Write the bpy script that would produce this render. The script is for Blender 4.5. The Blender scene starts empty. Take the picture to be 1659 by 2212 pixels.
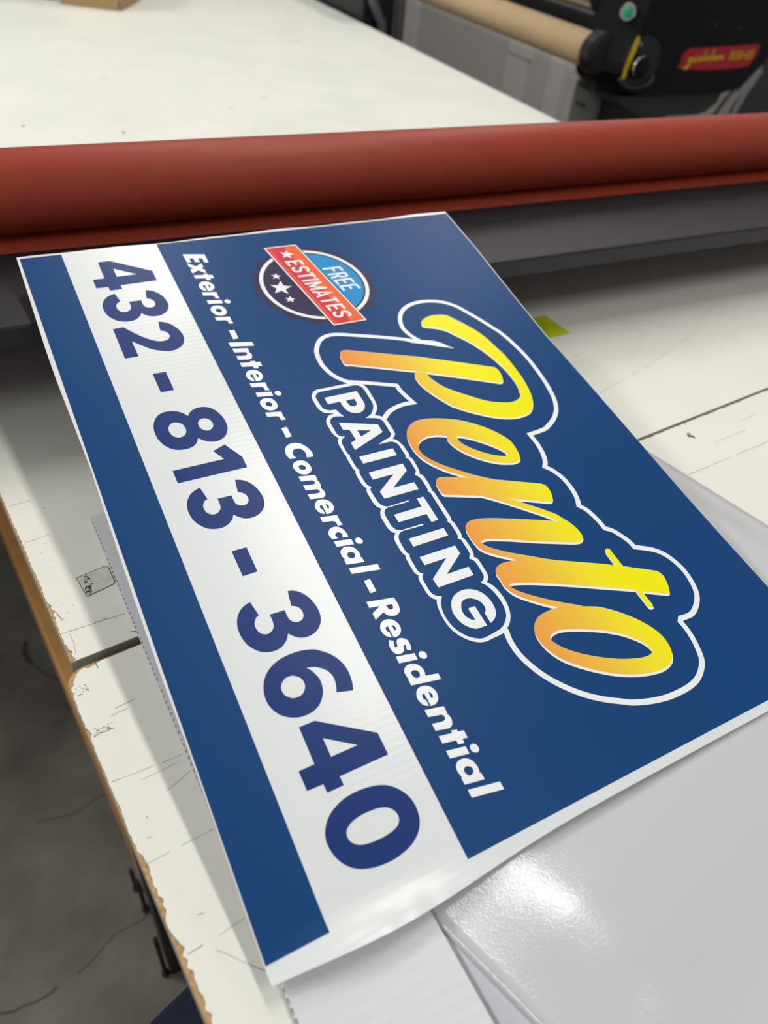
# Workshop table with a printed yard sign, laminator and work tables.
ART = {
 'phone': [[[(17.93,64.35,1),(17.81,74.99,1),(39.89,108.4,1),(54.74,108.4,1),(55.14,75.24,1),(60.8,75.24,1),(60.98,64.39,1),(55.46,64.2,1),(55.3,53.85,1),(42.71,53.74,1),(42.48,64.13,1)],[(29.91,75.26,1),(42.09,93.36,1),(42.28,75.21,1)]],[[(66.79,94.28,1),(67.46,97.36,0),(70.03,101.56,0),(75.18,105.43,0),(81.71,107.67,0),(89.3,108.38,0),(95.43,106.94,0),(100.2,103.6,0),(103.25,98.81,0),(104.18,93.52,0),(103.2,88.6,0),(100.6,84.87,0),(97.27,82.01,1),(100.85,79.97,0),(104.45,75.66,0),(105.96,70.82,0),(105.58,65.84,0),(103.7,61.01,0),(99.82,56.97,0),(94.5,53.91,0),(88.23,52.54,0),(81.43,52.72,0),(75.22,54.74,0),(70.5,58.09,0),(67.47,62.51,0),(66.02,67.14,1),(77.74,69.1,1),(79.09,66.45,0),(82.33,64.28,0),(86.15,63.77,0),(90.03,64.86,0),(92.44,67.69,0),(92.61,70.93,0),(90.61,74.08,0),(87.93,75.53,0),(83.79,76.06,0),(79.81,75.94,1),(79.95,86.79,1),(85.05,86.67,0),(88.61,87.4,0),(91,89.82,0),(91.47,93.54,0),(89.74,96.24,0),(86.88,97.45,0),(83.19,97.27,0),(80.22,95.3,0),(78.51,92.2,1)]],[[(112,92.74,1),(113.18,96.54,0),(117.25,101.86,0),(124.8,106.1,0),(133.11,107.97,0),(140.19,107.04,0),(146.53,103.44,0),(150.4,97.53,0),(151.36,90.85,0),(149.33,84.56,0),(145.93,78.12,0),(141.04,72.7,0),(131.86,64.34,1),(151.61,64.48,1),(151.45,53.21,1),(112.83,53.35,1),(112.46,62.4,1),(122.34,69.41,0),(129.8,75.91,0),(134.88,81.92,0),(137.22,87.01,0),(137.29,91.64,0),(135.08,95.53,0),(131.76,96.84,0),(127.39,95.81,0),(124.88,93.03,0),(124.18,90.89,1)]],[[(174.96,69.35,1),(175.28,80.31,1),(197.73,80.33,1),(197.64,69.45,1)]],[[(229.12,81.85,1),(225.81,84.39,0),(223.3,87.95,0),(222.15,92.2,0),(222.73,97.03,0),(225.28,101.78,0),(230.71,105.54,0),(238.46,107.91,0),(246.66,108.1,0),(252.37,106.64,0),(258.02,102.7,0),(260.71,97.91,0),(261.19,92.84,0),(259.85,88.41,0),(256.9,84.54,0),(253.88,81.88,1),(257.88,79.92,0),(261.15,76.19,0),(262.48,71,0),(261.91,64.88,0),(259.46,59.91,0),(254.55,55.69,0),(247.92,53.01,0),(239.96,52.24,0),(232.82,53.29,0),(226.78,55.84,0),(222.5,59.48,0),(220.08,64.47,0),(220.08,69.85,0),(221.5,74.29,0),(224.58,78.76,0)],[(233.52,71.63,0),(236.56,74.98,0),(241.79,76.01,0),(245.98,74.94,0),(248.88,72.15,0),(249.42,68.27,0),(247.04,64.78,0),(242.43,63.03,0),(237.4,63.72,0),(233.97,66.15,0),(232.94,69.13,0)],[(235.05,93.47,0),(237.56,96.77,0),(242.16,97.98,0),(245.99,96.67,0),(248.44,93.36,0),(248.1,90.19,0),(245.14,87.36,0),(240.71,86.54,0),(237.22,87.69,0),(235.23,90.1,0)]],[[(266.53,99.19,1),(282.4,107.88,1),(293.67,107.76,1),(293.28,53.67,1),(280.54,53.61,1),(280.53,93.89,1),(270.39,88.48,1)]],[[(303.02,94.58,1),(303.69,97.66,0),(306.26,101.86,0),(311.41,105.73,0),(317.94,107.97,0),(325.53,108.68,0),(331.66,107.24,0),(336.43,103.9,0),(339.48,99.11,0),(340.41,93.82,0),(339.43,88.9,0),(336.83,85.17,0),(333.5,82.31,1),(337.08,80.27,0),(340.68,75.96,0),(342.19,71.12,0),(341.81,66.14,0),(339.93,61.31,0),(336.05,57.27,0),(330.73,54.21,0),(324.46,52.84,0),(317.66,53.02,0),(311.45,55.04,0),(306.73,58.39,0),(303.7,62.81,0),(302.25,67.44,1),(313.97,69.4,1),(315.32,66.75,0),(318.56,64.58,0),(322.38,64.07,0),(326.26,65.16,0),(328.67,67.99,0),(328.84,71.23,0),(326.84,74.38,0),(324.16,75.83,0),(320.02,76.36,0),(316.04,76.24,1),(316.18,87.09,1),(321.28,86.97,0),(324.84,87.7,0),(327.23,90.12,0),(327.7,93.84,0),(325.97,96.54,0),(323.11,97.75,0),(319.42,97.57,0),(316.45,95.6,0),(314.74,92.5,1)]],[[(363.9,70.1,1),(363.83,81.08,1),(385.71,81.17,1),(386.05,70.25,1)]],[[(407.72,94.78,1),(408.39,97.86,0),(410.96,102.06,0),(416.11,105.93,0),(422.64,108.17,0),(430.23,108.88,0),(436.36,107.44,0),(441.13,104.1,0),(444.18,99.31,0),(445.11,94.02,0),(444.13,89.1,0),(441.53,85.37,0),(438.2,82.51,1),(441.78,80.47,0),(445.38,76.16,0),(446.89,71.32,0),(446.51,66.34,0),(444.63,61.51,0),(440.75,57.47,0),(435.43,54.41,0),(429.16,53.04,0),(422.36,53.22,0),(416.15,55.24,0),(411.43,58.59,0),(408.4,63.01,0),(406.95,67.64,1),(418.67,69.6,1),(420.02,66.95,0),(423.26,64.78,0),(427.08,64.27,0),(430.96,65.36,0),(433.37,68.19,0),(433.54,71.43,0),(431.54,74.58,0),(428.86,76.03,0),(424.72,76.56,0),(420.74,76.44,1),(420.88,87.29,1),(425.98,87.17,0),(429.54,87.9,0),(431.93,90.32,0),(432.4,94.04,0),(430.67,96.74,0),(427.81,97.95,0),(424.12,97.77,0),(421.15,95.8,0),(419.44,92.7,1)]],[[(491.16,106.18,1),(485.34,108.06,0),(477.02,108.79,0),(469.14,107.06,0),(462.3,102.84,0),(456.72,96.55,0),(454.67,92.61,0),(453.03,86.1,0),(452.64,78.66,0),(453.66,70.74,0),(456.45,63.62,0),(460.96,57.97,0),(466.83,54.21,0),(472.9,52.44,0),(479.03,52.28,0),(484.7,54.04,0),(489.66,57.61,0),(493.36,63.23,0),(494.92,69.32,0),(494.53,75.85,0),(491.95,81.81,0),(487.01,86.31,0),(482.02,88.52,0),(476.31,89.15,0),(471.86,88.02,0),(468.16,86.31,0),(465.6,84.33,1),(466.44,88,0),(468.18,91.53,0),(471.47,95.35,0),(475.93,97.67,0),(480.78,97.87,0),(484.86,96.87,0),(488.26,95.51,1)],[(467.84,74.72,0),(470.92,78.08,0),(475.19,78.84,0),(478.21,77.78,0),(481.33,74.61,0),(481.98,70.22,0),(480.84,67.04,0),(477.65,64.26,0),(474,63.61,0),(470.59,64.85,0),(467.83,67.79,0),(467.01,71.35,0)]],[[(500.43,64.35,1),(500.31,74.99,1),(522.39,108.4,1),(537.24,108.4,1),(537.64,75.24,1),(543.3,75.24,1),(543.48,64.39,1),(537.96,64.2,1),(537.8,53.85,1),(525.21,53.74,1),(524.98,64.13,1)],[(512.41,75.26,1),(524.59,93.36,1),(524.78,75.21,1)]],[[(552.69,97.53,0),(557.08,103.55,0),(563.51,108.05,0),(570.8,109.71,0),(578.93,108.31,0),(585.43,103.64,0),(589.94,95.82,0),(592.13,84.98,0),(591.77,74.81,0),(589.41,65.79,0),(585.36,59.34,0),(579.43,55.02,0),(572.79,53.05,0),(566.93,52.97,0),(561.21,55.19,0),(555.22,60.75,0),(550.95,69.8,0),(549.57,79.68,0),(550.26,89.19,0)],[(565.19,93.47,0),(568.41,96.56,0),(572.49,97.39,0),(575.82,95.65,0),(577.83,91.92,0),(578.86,85.64,0),(578.92,78.61,0),(578.01,72.15,0),(576.13,67.92,0),(572.78,65.25,0),(568.81,65.19,0),(565.82,67.44,0),(563.82,72.05,0),(562.84,78.62,0),(563.16,86.43,0),(563.97,90.49,0)]]],
 'tag': [[[(20.41,143.39,1),(24.35,163.96,1),(37.52,163.78,1),(36.67,159.48,1),(30.15,159.88,1),(29.36,155.83,1),(35.49,155.71,1),(34.61,151.24,1),(28.47,151.25,1),(27.77,147.64,1),(34.3,147.47,1),(33.67,143.56,1)]],[[(34.76,143.21,1),(41.34,150.13,1),(37.55,156.53,1),(43.76,156.45,1),(45.35,153.64,1),(48.21,156.42,1),(54.04,156.31,1),(47.74,149.87,1),(51.37,143.25,1),(45.18,143.22,1),(43.66,146.32,1),(40.37,143.15,1)]],[[(54.16,143.41,1),(55.71,152.61,1),(54,152.77,1),(54.8,156.7,1),(56.39,156.84,1),(57.11,160.73,1),(62.28,160.73,1),(61.56,157.13,1),(64.47,156.93,1),(63.76,152.79,1),(60.98,152.78,1),(59.28,143.4,1)]],[[(79.3,147.54,1),(78.09,145.32,0),(75.7,143.49,0),(71.99,142.75,0),(69.06,143.52,0),(66.55,145.48,0),(65.49,148.21,0),(65.82,151.57,0),(67.67,154.62,0),(70.95,156.48,0),(74.54,156.74,0),(77.35,155.62,0),(79.29,153.47,0),(79.99,151.12,0),(79.84,148.7,1),(70.57,148.71,1),(70.73,147.31,0),(71.79,146.47,0),(73.64,146.49,0),(75.23,147.65,1)],[(70.84,151.66,1),(71.38,152.71,0),(73.04,153.4,0),(74.57,153.18,0),(75.23,152.48,0),(75.22,151.61,1)]],[[(80.44,142.54,1),(82.76,155.7,1),(87.35,155.66,1),(87.63,155.03,1),(89.76,155.73,0),(92.6,155.8,1),(91.95,152,1),(89.51,152.07,0),(87.52,151.31,0),(86.69,149.6,1),(85.38,142.51,1)]],[[(92.73,143.12,1),(95.02,156.4,1),(100.03,156.28,1),(97.88,143.03,1)],[(95.59,161.91,0),(97.29,163.64,0),(99.81,163.8,0),(101.25,162.35,0),(101.08,160.45,0),(99.65,158.81,0),(97.29,158.47,0),(95.62,159.9,0)]],[[(101.98,150.51,0),(103.68,153.63,0),(107.31,155.45,0),(111.66,155.74,0),(114.78,154.15,0),(116.49,151.03,0),(116.35,147.77,0),(114.5,144.76,0),(110.54,142.64,0),(106.23,142.3,0),(103.14,144.06,0),(101.71,147.27,0)],[(106.69,149.96,0),(108.53,151.57,0),(110.36,151.6,0),(111.73,150.21,0),(111.57,148.37,0),(110.01,146.65,0),(107.84,146.47,0),(106.47,147.9,0)]],[[(117.22,142.49,1),(119.54,155.65,1),(124.13,155.61,1),(124.41,154.98,1),(126.54,155.68,0),(129.38,155.75,1),(128.73,151.95,1),(126.29,152.02,0),(124.3,151.26,0),(123.47,149.55,1),(122.16,142.46,1)]],[[(137.71,148.4,1),(137.97,153.44,1),(149.71,153.25,1),(149.96,148.23,1)]],[[(152.99,142.55,1),(157.12,163.22,1),(162.56,163.18,1),(158.63,142.62,1)]],[[(161.5,143.15,1),(164.04,156.45,1),(168.94,156.31,1),(168.93,155.37,1),(170.75,156.55,0),(173.12,156.9,0),(176.01,156.08,0),(177.49,154.8,0),(178.21,152.68,0),(177.94,150.29,1),(176.45,143.15,1),(171.45,143.24,1),(172.74,149.88,1),(172.59,151.87,0),(171.63,153.06,0),(169.83,153.32,0),(168.41,152.12,1),(166.68,143.15,1)]],[[(180.62,143.18,1),(182.17,152.38,1),(180.46,152.54,1),(181.26,156.47,1),(182.85,156.61,1),(183.57,160.5,1),(188.74,160.5,1),(188.02,156.9,1),(190.93,156.7,1),(190.22,152.56,1),(187.44,152.55,1),(185.74,143.17,1)]],[[(205.21,147.36,1),(204,145.14,0),(201.61,143.31,0),(197.9,142.57,0),(194.97,143.34,0),(192.46,145.3,0),(191.4,148.03,0),(191.73,151.39,0),(193.58,154.44,0),(196.86,156.3,0),(200.45,156.56,0),(203.26,155.44,0),(205.2,153.29,0),(205.9,150.94,0),(205.75,148.52,1),(196.48,148.53,1),(196.64,147.13,0),(197.7,146.29,0),(199.55,146.31,0),(201.14,147.47,1)],[(196.75,151.48,1),(197.29,152.53,0),(198.95,153.22,0),(200.48,153,0),(201.14,152.3,0),(201.13,151.43,1)]],[[(206.56,142.33,1),(208.88,155.49,1),(213.47,155.45,1),(213.75,154.82,1),(215.88,155.52,0),(218.72,155.59,1),(218.07,151.79,1),(215.63,151.86,0),(213.64,151.1,0),(212.81,149.39,1),(211.5,142.3,1)]],[[(218.55,143.05,1),(220.84,156.33,1),(225.85,156.21,1),(223.7,142.96,1)],[(221.41,161.84,0),(223.11,163.57,0),(225.63,163.73,0),(227.07,162.28,0),(226.9,160.38,0),(225.47,158.74,0),(223.11,158.4,0),(221.44,159.83,0)]],[[(227.21,150.38,0),(228.91,153.5,0),(232.54,155.32,0),(236.89,155.61,0),(240.01,154.02,0),(241.72,150.9,0),(241.58,147.64,0),(239.73,144.63,0),(235.77,142.51,0),(231.46,142.17,0),(228.37,143.93,0),(226.94,147.14,0)],[(231.92,149.83,0),(233.76,151.44,0),(235.59,151.47,0),(236.96,150.08,0),(236.8,148.24,0),(235.24,146.52,0),(233.07,146.34,0),(231.7,147.77,0)]],[[(242.7,142.36,1),(245.02,155.52,1),(249.61,155.48,1),(249.89,154.85,1),(252.02,155.55,0),(254.86,155.62,1),(254.21,151.82,1),(251.77,151.89,0),(249.78,151.13,0),(248.95,149.42,1),(247.64,142.33,1)]],[[(262.69,148.42,1),(262.64,153.4,1),(273.53,153.24,1),(273.87,148.32,1)]],[[(299.03,161.35,1),(298.15,155.9,1),(294.57,156.94,0),(291.01,156.51,0),(288.28,154.75,0),(287.08,151.86,0),(287.75,148.93,0),(290,147.13,0),(292.64,146.66,0),(296.4,147.87,1),(295.83,142.48,1),(292.29,141.55,0),(288.61,141.62,0),(285.23,142.76,0),(282.22,145.18,0),(280.76,148.67,0),(280.93,152.97,0),(282.67,156.63,0),(286.68,159.82,0),(291.35,161.73,0),(295.54,162.13,0)]],[[(299.69,149.95,0),(301.39,153.07,0),(305.02,154.89,0),(309.37,155.18,0),(312.49,153.59,0),(314.2,150.47,0),(314.06,147.21,0),(312.21,144.2,0),(308.25,142.08,0),(303.94,141.74,0),(300.85,143.5,0),(299.42,146.71,0)],[(304.4,149.4,0),(306.24,151.01,0),(308.07,151.04,0),(309.44,149.65,0),(309.28,147.81,0),(307.72,146.09,0),(305.55,145.91,0),(304.18,147.34,0)]],[[(314.59,141.93,1),(316.99,155.09,1),(322.01,154.96,1),(321.94,154.18,1),(324.97,155.33,0),(328.4,155.01,0),(330.54,153.83,1),(333.1,155.07,0),(336.04,155.19,0),(338.13,154.49,0),(339.37,153,0),(339.76,150.7,1),(338.16,141.83,1),(333.28,141.97,1),(334.51,149.25,1),(334.25,151.48,0),(332.99,152.04,0),(331.38,151.57,0),(330.54,150.05,1),(329,141.93,1),(324.06,141.93,1),(325.32,149.48,1),(325.19,151.43,0),(323.87,151.91,0),(322.11,151.58,0),(321.16,150.09,1),(319.65,141.87,1)]],[[(354.66,146.92,1),(353.45,144.7,0),(351.06,142.87,0),(347.35,142.13,0),(344.42,142.9,0),(341.91,144.86,0),(340.85,147.59,0),(341.18,150.95,0),(343.03,154,0),(346.31,155.86,0),(349.9,156.12,0),(352.71,155,0),(354.65,152.85,0),(355.35,150.5,0),(355.2,148.08,1),(345.93,148.09,1),(346.09,146.69,0),(347.15,145.85,0),(349,145.87,0),(350.59,147.03,1)],[(346.2,151.04,1),(346.74,152.09,0),(348.4,152.78,0),(349.93,152.56,0),(350.59,151.86,0),(350.58,150.99,1)]],[[(356.24,142.01,1),(358.56,155.17,1),(363.15,155.13,1),(363.43,154.5,1),(365.56,155.2,0),(368.4,155.27,1),(367.75,151.47,1),(365.31,151.54,0),(363.32,150.78,0),(362.49,149.07,1),(361.18,141.98,1)]],[[(379.73,154.68,1),(379.08,150.42,1),(376.46,151.22,0),(374.35,150.73,0),(373.4,148.68,0),(373.98,146.84,0),(375.87,145.99,0),(378.39,147.02,1),(377.81,142.56,1),(375.12,141.73,0),(372.27,141.86,0),(369.85,143.27,0),(368.22,145.65,0),(368.02,148.65,0),(369.09,151.49,0),(372.01,153.89,0),(375.49,154.78,0),(377.75,154.98,0)]],[[(379.97,142.76,1),(382.26,156.04,1),(387.27,155.92,1),(385.12,142.67,1)],[(382.83,161.55,0),(384.53,163.28,0),(387.05,163.44,0),(388.49,161.99,0),(388.32,160.09,0),(386.89,158.45,0),(384.53,158.11,0),(382.86,159.54,0)]],[[(399.49,156.41,1),(404.02,156.64,1),(401.84,143.12,1),(397.29,143.08,1),(397.14,143.91,1),(394.36,143.03,0),(391.71,143.1,0),(389.67,143.85,0),(388.04,145.62,0),(387.31,147.92,0),(387.56,150.78,0),(388.87,153.4,0),(391.3,155.34,0),(394.63,156.35,0),(397.3,156.24,0),(399.4,155.63,1)],[(392.74,150.7,0),(394.17,152.48,0),(396.14,152.72,0),(397.84,151.58,0),(398.33,149.59,0),(397.7,148.11,0),(395.74,147.04,0),(393.81,147.26,0),(392.58,148.73,0)]],[[(405.19,143.2,1),(408.95,164.95,1),(413.98,164.97,1),(410.26,143.28,1)]],[[(418.54,148.93,1),(418.55,153.92,1),(429.33,153.8,1),(429.5,148.92,1)]],[[(434.9,143.09,1),(438.49,163.4,1),(443.45,163.69,0),(446.28,163.49,0),(448.64,162.76,0),(450.71,161.27,0),(451.75,158.71,0),(451.42,155.31,0),(449.96,152.94,0),(447.93,151.31,0),(446.48,150.85,1),(450.06,142.97,1),(444.75,143.06,1),(441.22,150.55,1),(439.91,142.93,1)],[(441.97,155.13,1),(442.71,159.33,1),(444.51,159.4,0),(445.76,158.89,0),(446.49,157.62,0),(446.28,156.16,0),(445.2,155.46,0),(443.42,155.16,0)]],[[(466.21,147.5,1),(465,145.28,0),(462.61,143.45,0),(458.9,142.71,0),(455.97,143.48,0),(453.46,145.44,0),(452.4,148.17,0),(452.73,151.53,0),(454.58,154.58,0),(457.86,156.44,0),(461.45,156.7,0),(464.26,155.58,0),(466.2,153.43,0),(466.9,151.08,0),(466.75,148.66,1),(457.48,148.67,1),(457.64,147.27,0),(458.7,146.43,0),(460.55,146.45,0),(462.14,147.61,1)],[(457.75,151.62,1),(458.29,152.67,0),(459.95,153.36,0),(461.48,153.14,0),(462.14,152.44,0),(462.13,151.57,1)]],[[(467.29,144.63,1),(470.01,143.25,0),(472.95,142.74,0),(475.99,143.12,0),(478.31,144.51,0),(479.33,146.58,0),(479.18,149.04,0),(477.89,150.89,0),(476.01,151.8,0),(474.6,152.23,0),(474.25,153.08,0),(475.56,153.57,0),(478.31,152.9,1),(479.81,155.48,1),(477.39,156.55,0),(474.42,157.03,0),(471.45,156.4,0),(469.52,154.33,0),(468.67,152.13,0),(469.06,150.18,0),(470.43,149.03,0),(472.83,148.22,0),(473.92,147.57,0),(473.9,146.36,0),(472.02,146.12,0),(469.14,147.43,1)]],[[(480.15,143.34,1),(482.44,156.62,1),(487.45,156.5,1),(485.3,143.25,1)],[(483.01,162.13,0),(484.71,163.86,0),(487.23,164.02,0),(488.67,162.57,0),(488.5,160.67,0),(487.07,159.03,0),(484.71,158.69,0),(483.04,160.12,0)]],[[(501.55,164.72,1),(506.05,164.73,1),(502.4,143.48,1),(498.13,143.41,1),(497.88,144.06,1),(495.6,143.48,0),(492.62,143.55,0),(490.74,144.24,0),(488.96,146.34,0),(488.36,149.03,0),(489.02,151.71,0),(490.58,154.35,0),(493.51,156.25,0),(496.72,156.67,0),(499.85,155.83,1)],[(493.68,150.94,0),(495.1,152.56,0),(497.34,152.77,0),(498.9,151.8,0),(499.29,149.86,0),(498.41,148.4,0),(496.54,147.47,0),(494.63,147.54,0),(493.44,148.91,0)]],[[(519.35,147.75,1),(518.14,145.53,0),(515.75,143.7,0),(512.04,142.96,0),(509.11,143.73,0),(506.6,145.69,0),(505.54,148.42,0),(505.87,151.78,0),(507.72,154.83,0),(511,156.69,0),(514.59,156.95,0),(517.4,155.83,0),(519.34,153.68,0),(520.04,151.33,0),(519.89,148.91,1),(510.62,148.92,1),(510.78,147.52,0),(511.84,146.68,0),(513.69,146.7,0),(515.28,147.86,1)],[(510.89,151.87,1),(511.43,152.92,0),(513.09,153.61,0),(514.62,153.39,0),(515.28,152.69,0),(515.27,151.82,1)]],[[(520.76,143.57,1),(523.3,156.87,1),(528.2,156.73,1),(528.19,155.79,1),(530.01,156.97,0),(532.38,157.32,0),(535.27,156.5,0),(536.75,155.22,0),(537.47,153.1,0),(537.2,150.71,1),(535.71,143.57,1),(530.71,143.66,1),(532,150.3,1),(531.85,152.29,0),(530.89,153.48,0),(529.09,153.74,0),(527.67,152.54,1),(525.94,143.57,1)]],[[(539.54,143.7,1),(541.09,152.9,1),(539.38,153.06,1),(540.18,156.99,1),(541.77,157.13,1),(542.49,161.02,1),(547.66,161.02,1),(546.94,157.42,1),(549.85,157.22,1),(549.14,153.08,1),(546.36,153.07,1),(544.66,143.69,1)]],[[(549.67,143.53,1),(551.96,156.81,1),(556.97,156.69,1),(554.82,143.44,1)],[(552.53,162.32,0),(554.23,164.05,0),(556.75,164.21,0),(558.19,162.76,0),(558.02,160.86,0),(556.59,159.22,0),(554.23,158.88,0),(552.56,160.31,0)]],[[(570.12,157.33,1),(574.65,157.56,1),(572.47,144.04,1),(567.92,144,1),(567.77,144.83,1),(564.99,143.95,0),(562.34,144.02,0),(560.3,144.77,0),(558.67,146.54,0),(557.94,148.84,0),(558.19,151.7,0),(559.5,154.32,0),(561.93,156.26,0),(565.26,157.27,0),(567.93,157.16,0),(570.03,156.55,1)],[(563.37,151.62,0),(564.8,153.4,0),(566.77,153.64,0),(568.47,152.5,0),(568.96,150.51,0),(568.33,149.03,0),(566.37,147.96,0),(564.44,148.18,0),(563.21,149.65,0)]],[[(575.94,144.03,1),(579.7,165.78,1),(584.73,165.8,1),(581.01,144.11,1)]]],
 'paint': [[[(240.03,197.25,1),(240.06,228.34,1),(251.41,228.52,1),(255.92,228.24,0),(259.71,226.78,0),(262.78,224.11,0),(264.71,219.96,0),(264.35,215.86,0),(262.55,212.46,0),(259.05,209.86,0),(253.84,208.57,0),(248.12,208.56,1),(247.95,197.13,1)],[(248.18,214.29,1),(248.21,222.18,1),(252.42,222.07,1),(255,221.28,0),(256.29,219.16,0),(256.18,216.8,0),(254.4,214.96,0),(251.58,214.15,0)]],[[(270.5,197.07,1),(281.9,228.59,1),(290.93,228.46,1),(302.47,197.12,1),(294.32,197.09,1),(292.32,202.71,1),(280.86,202.38,1),(278.93,196.96,1)],[(282.78,208.4,1),(286.48,219.76,1),(290.29,208.56,1)]],[[(310.16,197.22,1),(310.11,228.39,1),(317.88,228.35,1),(317.87,197.06,1)]],[[(327.87,197.23,1),(327.68,228.59,1),(335.3,228.51,1),(348.17,209.41,1),(348.24,228.56,1),(355.82,228.58,1),(355.81,197.47,1),(348.35,197.14,1),(335.43,216.23,1),(335.52,197.2,1)]],[[(363.98,222.44,1),(363.89,228.67,1),(388.02,228.91,1),(388.37,222.69,1),(380.03,222.53,1),(380.08,197.57,1),(372.47,197.42,1),(372.16,222.35,1)]],[[(396.52,197.75,1),(396.44,228.99,1),(403.95,229.02,1),(404.22,197.78,1)]],[[(414.19,197.79,1),(414,229.34,1),(421.64,229.4,1),(434.55,210.18,1),(434.37,229.48,1),(442.19,229.44,1),(442.45,198.3,1),(434.56,197.93,1),(421.76,216.95,1),(421.84,198.06,1)]],[[(481.88,220.15,1),(479.68,224.9,0),(475.95,228.38,0),(470.85,229.9,0),(464.54,229.86,0),(458.59,227.85,0),(454.34,224.19,0),(451.67,219.57,0),(450.62,214,0),(451.79,207.74,0),(454.64,203.04,0),(459.13,199.89,0),(464.6,198.08,0),(470.93,198.73,0),(475.8,200.74,0),(479.57,203.93,0),(481.72,207,0),(482.35,209.79,1),(482.45,216.57,1),(465.5,216.28,1),(465.57,210.4,1),(475.34,210.71,1),(474.37,208.15,0),(471.08,205.73,0),(466.66,205.07,0),(462.62,206.25,0),(459.11,208.98,0),(458.02,212.97,0),(459.16,217.32,0),(462.17,221.12,0),(466.56,222.94,0),(470.93,222.49,0),(473.29,220.08,1)]]],
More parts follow.
